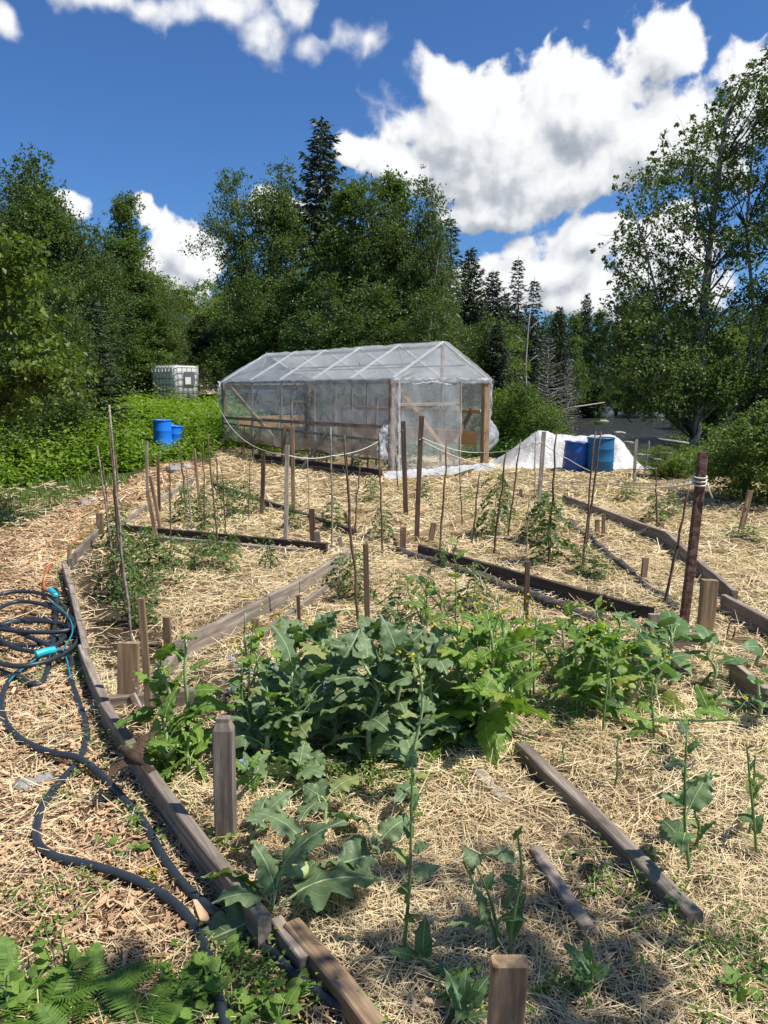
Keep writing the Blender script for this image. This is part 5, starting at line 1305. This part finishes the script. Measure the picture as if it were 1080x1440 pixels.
# front bed, left to right
crop('mustard_plant', 'light green plant with a tall budding stem left of the kale row', 'leafy plant', (258, 1062), (262, 900), 38, .15, ['small', 'mustard'], stalks=3, spread=.05, flowers=('blue_petal', 10, .01, .03, .03), el0=.1, el1=.9, seed=1)
crop('mustard_plant', 'bright lettuce like clump at the left foot of the kale row', 'leafy plant', (228, 1078), (232, 1010), 24, .14, ['mustard', 'small'], stalks=3, spread=.05, el0=.1, el1=1.0, seed=2)
crop('mustard_plant', 'pale green leaves spilling over the edging board', 'leafy plant', (262, 1092), (268, 1045), 11, .14, ['mustard'], el0=.0, el1=.7, seed=3)
crop('borage_plant', 'fuzzy borage with small blue flowers behind the thick square post', 'borage', (345, 1070), (340, 930), 60, .125, ['bor', 'bor', 'small'], stalks=6, spread=.07, flowers=BF, smat='green_stem', el0=-.2, el1=.9, seed=4, stem=.009)
crop('borage_plant', 'second borage with blue flowers left of the kale', 'borage', (385, 1085), (375, 965), 44, .12, ['bor', 'small'], stalks=5, spread=.07, flowers=BF, smat='green_stem', el0=-.2, el1=.8, seed=5, stem=.009)
crop('mustard_plant', 'yellow flowering plant behind the borage', 'flowering mustard', (352, 985), (345, 862), 30, .10, ['small'], stalks=5, spread=.08, flowers=YF, el0=0, el1=.9, seed=6, stem=.008)
crop('mustard_plant', 'small yellow flowering plant between the borage and kale', 'flowering mustard', (385, 975), (395, 880), 22, .09, ['small'], stalks=4, spread=.07, flowers=YF, seed=7, stem=.007)
for i, (f, t, n, s, lab) in enumerate([
 ((425, 1075), (410, 940), 26, 0.163, 'blue green kale right of the borage'), ((470, 1060), (465, 935), 27, 0.171, 'kale with big drooping leaves in the middle of the row'),
 ((520, 1070), (512, 935), 27, 0.163, 'kale right of the middle with ragged leaves'), ((455, 1020), (450, 895), 25, 0.155, 'back row kale behind the big drooping leaves'),
 ((510, 1010), (520, 895), 25, 0.155, 'back row kale right of the middle'), ((560, 1060), (560, 920), 26, 0.163, 'kale before the tall bolting stem'),
 ((405, 1020), (415, 895), 24, 0.147, 'back row kale beside the small yellow flowers'), ((560, 1000), (565, 885), 24, 0.147, 'back row kale next to the big mustard clump'),
 ((610, 1045), (605, 930), 25, 0.163, 'kale at the foot of the big mustard clump'), ((380, 1090), (372, 1010), 23, 0.139, 'low kale in front of the second borage')]):
    crop('kale_plant', lab, 'kale', f, t, n, s, ['kale', 'broc'], 'kale plants in the front bed', stalks=1, el0=.1, el1=.95, sz0=1.0, sz1=.75, seed=20 + i, stem=.014)
crop('kale_plant', 'tall bolting kale stem with clasping leaves right of the kale row', 'kale', (588, 1135), (590, 935), 14, .115, ['clasp', 'broc'], el0=.1, el1=.9, sz0=1.1, sz1=.5, seed=40, stem=.009, flowers=YS)
for i, (f, t, n, s, lab) in enumerate([((650, 1030), (645, 880), 48, .19, 'left half of the big mustard clump'), ((690, 1035), (690, 885), 50, .19, 'right half of the big mustard clump'), ((672, 1010), (668, 870), 32, .17, 'back of the big mustard clump with yellow flowers')]):
    crop('mustard_plant', lab, 'leafy plant', f, t, n, s, ['mustard'], stalks=3, spread=.06, el0=-.3, el1=.8, sz0=1.1, sz1=.6, seed=50 + i, flowers=YF, stem=.013)
crop('mustard_plant', 'loose small leaved plant right of the big mustard clump', 'leafy plant', (752, 985), (755, 865), 30, .085, ['small'], stalks=5, spread=.08, flowers=YF, seed=60, stem=.007)
crop('mustard_plant', 'thin yellow flowering stems behind the big mustard clump', 'flowering mustard', (700, 930), (700, 838), 18, .08, ['small'], stalks=5, spread=.07, flowers=YF, seed=61, stem=.006)
for i, (f, t, n, s, lab) in enumerate([((810, 1000), (812, 880), 52, .135, 'front left plant of the dense bright clump'), ((860, 1005), (858, 895), 52, .135, 'front right plant of the dense bright clump'), ((840, 965), (838, 852), 52, .135, 'back plant of the dense bright clump'), ((880, 960), (872, 870), 40, .13, 'right back plant of the dense bright clump'), ((795, 960), (790, 880), 36, .13, 'left back plant of the dense bright clump')]):
    crop('mustard_plant', lab, 'leafy plant', f, t, n, s, ['small', 'mustard'], stalks=4, spread=.08, el0=-.2, el1=.9, seed=70 + i, flowers=YS, stem=.009)
for i, (f, t, n, s, lab) in enumerate([((905, 950), (900, 885), 10, .14, 'round leaved kale just right of the dense bright clump'), ((950, 950), (945, 890), 12, .15, 'round leaved kale before the low peg'), ((1005, 960), (1005, 905), 9, .15, 'round leaved kale in front of the stout leaning peg'),
  ((925, 985), (930, 925), 10, .14, 'front round leaved kale with yellow flowers'), ((1068, 1010), (1066, 960), 8, .12, 'round leaved kale at the right picture edge'), ((1062, 940), (1070, 910), 5, .13, 'round leaf showing at the right picture edge')]):
    crop('kale_plant', lab, 'kale', f, t, n, s, ['round'], 'round leaved kale at the right', el0=.1, el1=.9, sz0=1, sz1=.8, seed=80 + i, stem=.012)
# low kale and kohlrabi in the foreground
crop('kohlrabi_plant', 'kohlrabi with a pale round bulb between big lobed leaves', 'kohlrabi', (428, 1232), (432, 1195), 7, .155, ['kale'], el0=.15, el1=.8, sz0=1, sz1=.9, seed=90, stem=.014, smat='pale_stem')
kb = bpy.context.scene.objects[-1] if False else None
q = gt(428, 1228); b = MB(); b.lathe([(0, -.03), (.020, -.026), (.030, -.012), (.034, .002), (.030, .015), (.018, .024), (.006, .028), (0, .026)], 16)
_ko = [o for o in C.objects if o.get('category') == 'kohlrabi'][0]; link('bulb', b.mesh('bulb', [M['kohlrabi']], True), _ko, Matrix.Translation((-.01, -.06, .06)))
for i, (f, t, n, s, lab) in enumerate([((378, 1290), (385, 1262), 6, .21, 'kale with its largest leaf hanging over the split board'), ((352, 1185), (365, 1150), 4, .12, 'small drooping kale right of the thick square post'), ((455, 1165), (452, 1120), 5, .115, 'small kale standing above the kohlrabi'),
   ((530, 1205), (520, 1175), 4, .13, 'low kale with two broad leaves right of the kohlrabi'), ((415, 1110), (420, 1085), 5, .12, 'small kale in front of the kale row')]):
    crop('kale_plant', lab, 'kale', f, t, n, s, ['kale'], 'kale plants in the front bed', el0=.1, el1=.8, seed=100 + i, stem=.009, sz1=.8, bias=R(-140) if i == 0 else None)
def bolt(lab, f, t, n, s, seed, kinds=('clasp',), fl=None, stalks=1, spread=.03, st=.0065, **k):
    return crop('bolting_kale', lab, 'bolting kale', f, t, n, s, list(kinds), 'bolting kale in the lower beds', stalks=stalks, spread=spread, el0=.2, el1=.95, sz0=1.1, sz1=.55, seed=seed, stem=st, smat='green_stem', lo=.15, flowers=fl, **k)
bolt('tall thin bolting kale in the shaded lower middle', (566, 1345), (580, 1062), 13, .085, 110, ('clasp', 'broc'))
bolt('branching bolting kale with broad top leaves behind the bottom post', (716, 1345), (728, 1175), 13, .10, 111, ('clasp', 'broc'), stalks=3, spread=.05)
bolt('bolting kale with two large upper leaves right of the thick beam', (972, 1232), (966, 1030), 9, .12, 112, ('broc', 'clasp'))
bolt('second stem close behind the large leaved bolting kale', (975, 1195), (978, 1120), 7, .10, 113)
bolt('slim leaning bolting kale near the right picture edge', (1066, 1205), (1050, 1045), 8, .07, 114, st=.006)
bolt('thin stem with small leaves just inside the right edge', (1052, 1180), (1062, 1060), 7, .08, 115, st=.005)
bolt('thin bare stalk with few leaves above the thick beam', (862, 1110), (870, 1035), 5, .05, 116, st=.005)
bolt('thin stem with small leaves in front of the bright clump', (920, 1045), (918, 955), 6, .07, 117, st=.006)
bolt('slender stem with top leaves before the front round kale', (848, 1035), (853, 930), 7, .085, 118, st=.007)
bolt('small dark plant at the bottom right of the bottom post', (826, 1400), (828, 1340), 8, .085, 119, st=.006)
bolt('leafy sprout left of the bottom post', (655, 1440), (650, 1400), 7, .09, 120, st=.006)
bolt('small low sprout under the tall thin bolting kale', (600, 1365), (596, 1345), 4, .10, 121, st=.006)
bolt('small plant with small leaves below the right round kale', (1012, 1010), (1015, 975), 7, .07, 122, st=.005)
bolt('thin weed between the beam and the bright clump', (790, 1080), (795, 1045), 4, .04, 123, st=.004)
bolt('dark leaved pepper like plant behind the big mustard clump', (640, 880), (636, 765), 22, .11, 124, ('clasp', 'small'), stalks=3, spread=.07)
bolt('bushy dark plant left of the pepper like plant', (600, 885), (598, 815), 26, .10, 125, ('clasp', 'small'), stalks=4, spread=.09)

# tomato plants on their poles
def tomato_mesh(seed, n=26, wid=.22):
    g = np.random.default_rng(seed); sb = MB(); t = np.linspace(0, 1, 8); S_ = np.stack([.03 * np.sin(t * 5 + seed), .03 * np.cos(t * 4), t], 1); sb.tube(S_, .012 * (1 - .6 * t), 5); Vs = []
    for i in range(n):
        h = (i + .5) / n; c = np.array([np.interp(h, t, S_[:, k]) for k in range(3)]); az = i * 2.4 + g.normal() * .3; L = wid * (1.15 - .75 * abs(h - .35)) * g.uniform(.7, 1.2); el = g.uniform(.0, .7)
        d = np.array([math.cos(az) * math.cos(el), math.sin(az) * math.cos(el), math.sin(el)]); u = np.linspace(0, 1, 5)[:, None]; R_ = c + d * L * u; R_[:, 2] -= (.75 * L * u[:, 0] ** 2); sb.tube(R_, [.004, .0035, .003, .002, .0015], 3, cap=False)
        side = np.array([-math.sin(az), math.cos(az), 0])
        for q in (.35, .55, .75, .9, 1.0):
            p = c + d * L * q; p[2] -= .75 * L * q * q
            for sg in ((-1, 1) if q < .95 else (0,)):
                dd = d * .5 + side * sg + np.array([0, 0, -.45 - g.random() * .5]); dd /= np.linalg.norm(dd); l = L * .36 * g.uniform(.7, 1.25); ww = np.cross(dd, np.array([0, 0, 1.0]) + g.normal(size=3) * .4); ww /= np.linalg.norm(ww); nn = np.cross(ww, dd)
                Vs.append([p, p + dd * l * .4 + ww * l * .27 + nn * l * .1, p + dd * l, p + dd * l * .4 - ww * l * .27 + nn * l * .1])
    V = np.array(Vs).reshape(-1, 3); return sb.mesh('stem', [M['green_stem']], True), mesh_np('foliage', V, np.arange(len(V)).reshape(-1, 4), None, [M['tomato']])
TM = [tomato_mesh(s, 34, .30) for s in (1, 2, 3)] + [tomato_mesh(s, 22, .40) for s in (4, 5)]
TOM = [((172, 842), 735, 1.0, 'tomato plant on the leftmost knobbly pole'), ((188, 880), 800, .7, 'small tomato plant at the foot of the tallest knobbly pole'), ((208, 800), 735, .9, 'tomato plant left of the leaning slat'),
 ((235, 800), 750, 1.0, 'bushy tomato plant right of the leaning slat'), ((300, 800), 735, 1.0, 'tomato plant on the leaning thin pole before the dark cross board'), ((262, 735), 680, 1.0, 'tomato plant on the pole behind the blue barrels'),
 ((288, 745), 690, .9, 'tomato plant on the upright thin pole'), ((322, 730), 672, 1.1, 'leafy tomato plant at the back of the left bed'), ((348, 722), 680, 1.0, 'tomato plant right of the leafy one at the back'),
 ((380, 800), 745, .4, 'tiny tomato plant alone in the left bed straw'), ((412, 745), 705, .8, 'tomato plant right of the pale topped squared stake'), ((468, 745), 700, .9, 'tomato plant behind the dark upright peg'),
 ((502, 845), 770, .8, 'thin tomato plant on the long leaning cane'), ((478, 830), 775, .6, 'small tomato plant by the end of the diagonal boards'), ((538, 760), 705, .7, 'tomato plant on the tall cane before the torn plastic'),
 ((522, 705), 668, .8, 'small tomato plant close to the greenhouse wall'), ((595, 700), 672, .7, 'small tomato plant outside the greenhouse door'), ((620, 800), 760, .5, 'small plant at the start of the long dark board'),
 ((695, 755), 665, 1.0, 'tall tomato plant on the left cane of the pair by the tarp'), ((714, 735), 690, .7, 'tomato plant on the right cane of the pair by the tarp'), ((758, 765), 690, 1.3, 'bushy tomato plant right below the thick tarp stake'),
 ((772, 795), 690, 1.4, 'tallest bushiest tomato plant in the right bed'), ((822, 810), 765, .9, 'tomato plant at the leaning pair of canes'), ((845, 815), 780, .6, 'small tomato plant right of the leaning pair of canes'),
 ((560, 870), 800, .6, 'spindly tomato plant in the middle bed'), ((880, 705), 680, .9, 'low tomato plant in the far right bed'), ((922, 735), 690, .9, 'tomato plant on the upright cane at the far right'), ((945, 725), 690, .7, 'tomato plant near the rusty post top'),
 ((1050, 760), 735, .9, 'low spreading plant by the right leaning peg'), ((665, 860), 790, .8, 'dark bushy tomato plant before the long dark board'), ((705, 700), 665, .6, 'tomato plant beside the greenhouse doorway path'),
 ((165, 770), 705, .9, 'tomato plant behind the corner stub peg'), ((330, 780), 750, .5, 'low tomato plant in front of the dark cross board'), ((205, 865), 820, .5, 'small sprig of tomato near the tall thin slat')]
for i, (f, ty, w, lab) in enumerate(TOM):
    B = gt(*f); T = at(f[0], ty, B.y); h = T.z - B.z; o = thing('tomato_plant', lab, 'tomato plant', B, random.uniform(0, 6), 'tomato plants in the beds'); sx = max(.30, w) * .50
    o.scale = (sx, sx, h); a, c = TM[i % 5]; link('stem', a, o); link('foliage', c, o)
for i, (x, y) in enumerate([(.9, 1.0), (.9, 2.2), (.8, 3.4), (.9, 4.6), (1.8, 1.6), (1.8, 3.0), (1.7, 4.4), (.4, 5.2)]):
    w = gw(x, y, 0); o = thing('tomato_plant', 'tomato plant growing inside the greenhouse', 'tomato plant', (w.x, w.y, tz(w.x, w.y)), i, 'tomato plants inside the greenhouse'); o.scale = (.7, .7, random.uniform(.35, .6)); a, c = TM[i % 5]; link('stem', a, o); link('foliage', c, o)

# foreground ferns and weeds
def frond_mesh(seed):
    g = np.random.default_rng(seed); n = 17; b = MB(); y = np.linspace(0, 1, 7); zc = lambda q: .55 * q - .75 * q * q; b.tube([(0, q, zc(q)) for q in y], np.linspace(.010, .003, 7), 4, cap=False)
    for i in range(n):
        q = .12 + .86 * i / n; l = .23 * math.sin(math.pi * (q ** .8) * .93 + .12) + .02
        for s in (-1, 1):
            p = np.array([0, q, zc(q)]); d = np.array([s, .35, -.25 + g.normal() * .1]); d /= np.linalg.norm(d); w = np.array([0, 1, zc(q + .01) - zc(q)]) * .022; e = p + d * l; m = p + d * l * .5 + np.array([0, 0, .012])
            b.add([p - w, m - w * .9, e, m + w * .9, p + w], [(0, 1, 3, 4)], [(1, 2, 3)])
    return b.mesh('frond', [M['weed']])
FR = [frond_mesh(s) for s in (1, 2, 3)]
for i, (px, py, n, s, lab) in enumerate([(60, 1440, 7, .20, 'fern in the bottom left corner'), (130, 1410, 7, .19, 'fern second from the bottom left corner'), (200, 1450, 7, .18, 'fern in the middle of the lower left fringe'), (15, 1405, 6, .20, 'fern cut by the left picture edge'), (250, 1420, 6, .15, 'fern nearest the hose at the bottom'), (100, 1480, 6, .20, 'fern cut by the bottom edge at the left'), (225, 1490, 6, .2, 'fern cut by the bottom edge left of the hose')]):
    B = gt(px, py); o = thing('fern', lab, 'fern', B, 0, 'ferns at the lower left'); rg2 = random.Random(i)
    for k in range(n): link('frond', FR[k % 3], o, leaf_mat4(Vector((0, 0, 0)), k * 6.28 / n + rg2.gauss(0, .3), rg2.uniform(-.1, .5), rg2.gauss(0, .2), s * rg2.uniform(.8, 1.2)))
WD = [((85, 1375), (90, 1292), 10, .055, 'weed', 'tall leafy weed standing above the ferns'), ((35, 1395), (38, 1345), 10, .06, 'weed', 'broad leaved weed at the left edge'), ((15, 1425), (10, 1370), 9, .065, 'weed', 'second broad leaved weed at the left edge'), ((100, 1395), (105, 1350), 7, .055, 'weed', 'lower leafy weed right of the tall one'),
 ((325, 1425), (320, 1380), 22, .050, 'clover', 'round leaved weed right of the hose end'), ((362, 1400), (368, 1365), 22, .048, 'clover', 'round leaved weed under the split board'), ((395, 1440), (400, 1405), 20, .048, 'clover', 'round leaved weed above the lower hose'), ((285, 1400), (288, 1360), 18, .050, 'clover', 'round leaved weed at the hose bend'),
 ((355, 1455), (350, 1425), 20, .050, 'clover', 'round leaved weed between the two hoses'), ((420, 1400), (428, 1378), 14, .042, 'clover', 'small round leaved weed beside the brown timber'), ((318, 1200), (322, 1175), 7, .035, 'clover', 'tiny vine climbing the edging board'), ((265, 1450), (270, 1420), 16, .05, 'clover', 'round leaved weed left of the hose at the bottom'),
 ((190, 1160), (196, 1145), 8, .04, 'clover', 'little weed beside the hose by the bird'), ((195, 1205), (190, 1190), 10, .035, 'weed', 'little weed tuft between the two hose runs'), ((215, 1245), (214, 1232), 6, .03, 'weed', 'tiny yellow flowered dandelion like weed'), ((1000, 1340), (1002, 1322), 9, .035, 'clover', 'small weed right of the beam end'), ((1035, 1400), (1037, 1378), 9, .04, 'clover', 'small weed in the lower right corner'), ((915, 1215), (912, 1200), 6, .03, 'weed', 'small weed right of the thick beam')]
for i, (f, t, n, s, k, lab) in enumerate(WD):
    crop('weed', lab, 'weed', f, t, n, s, [k], stalks=3 if n > 9 else 1, spread=.04, stem=.003, smat='green_stem', el0=-.1, el1=.5, sz1=.8, seed=200 + i, flowers=('yellow', 10, .014, .006, .01) if 'yellow' in lab else None)
# white blossoms on the bush by the tank
# ------------------------------------------------------------------ small bird in flight
def build_bird():
    c = gp(186, 1064, .20); c.z += tz(c.x, c.y); o = thing('flying_bird', 'small brown bird flying low over the mulch with wings spread', 'bird', c)
    hd = Vector((-.045, .020, .022)); ax = hd.normalized(); b = MB()
    s = [-.060, -.048, -.030, -.008, .012, .026, .034, .044, .054, .061]; r = [.004, .012, .020, .024, .022, .016, .0145, .0155, .012, .003]
    b.tube([ax * q for q in s], r, 12); link('body', b.mesh('body', [M['bird']], True), o)
    b = MB(); b.tube([ax * .058, ax * .072], [.0045, .0008], 6); link('beak', b.mesh('beak', [M['beak']], True), o)
    sd = ax.cross(Vector((0, 0, 1))).normalized(); b = MB()
    for k in range(-2, 3):
        d = -ax + sd * k * .14; p = -ax * .050; w = sd * .006; e = p + d * .055; z = Vector((0, 0, .0015 * (k % 2))); b.add([p - w + z, p + w + z, e + w + z, e - w + z], [(0, 1, 2, 3)])
        b.add([p - w + z - Vector((0, 0, .001)), e - w + z - Vector((0, 0, .001)), e + w + z - Vector((0, 0, .001)), p + w + z - Vector((0, 0, .001))], [(0, 1, 2, 3)])
    link('tail', b.mesh('tail', [M['bird']]), o)
    for sg, wv in ((1, Vector((.055, .075, .050))), (-1, Vector((-.070, -.045, -.045)))):
        b = MB(); n = 9; root = ax * .012 + wv.normalized() * .012
        b.tube([root, root + wv * .45 + ax * .016, root + wv * .75 + ax * .008], [.006, .004, .002], 6)
        for k in range(n):
            f = k / (n - 1); p = root + wv * (.08 + .72 * f) + ax * (.016 * math.sin(f * 3)); d = (-ax * (1 - .45 * f) * .050 + wv * .30 * f ** 2); w = (wv.normalized() * .0075); lift = wv.cross(ax).normalized() * (.0012 * k)
            b.add([p - w + lift, p + w + lift, p + d + w * .7 + lift, p + d - w * .7 + lift], [(0, 1, 2, 3)])
        link('wing', b.mesh('wing', [M['wing']]), o)
build_bird()

# a leafy young tree just outside the picture on the right, whose boughs shade the lower beds
def shade_tree():
    rg = np.random.default_rng(300); o = thing('young_tree', 'young leafy tree shading the lower beds from the right of the picture', 'tree', (3.3, .3, 0)); t = np.linspace(0, 1, 8)
    tr = [(np.stack([-.25 * t, .1 * t, t * 5 - .1], 1), .05 * (1 - .85 * t)), (np.array([(-.1, .05, 1.8), (-.5, .4, 2.7), (-.9, .8, 3.3), (-1.3, 1.1, 3.7)]), np.array([.025, .02, .012, .006]))]
    cl = []
    for _ in range(30): cl.append((rg.normal(-1.0, .50), rg.normal(.80, .40), rg.normal(3.5, .30), rg.uniform(.12, .22)))
    for _ in range(50): a = rg.uniform(0, 6.28); q = rg.uniform(.1, .8); cl.append((q * math.cos(a) + .1, q * math.sin(a) * .8 - .2, rg.uniform(2.4, 5.2), rg.uniform(.15, .3)))
    tm, cm = clump_tree(301, tr, cl, .06, 9500, (M['tree_bark'], M['maple_leaf']), .01, 1.0); link('trunk', tm, o); link('crown', cm, o)
shade_tree()
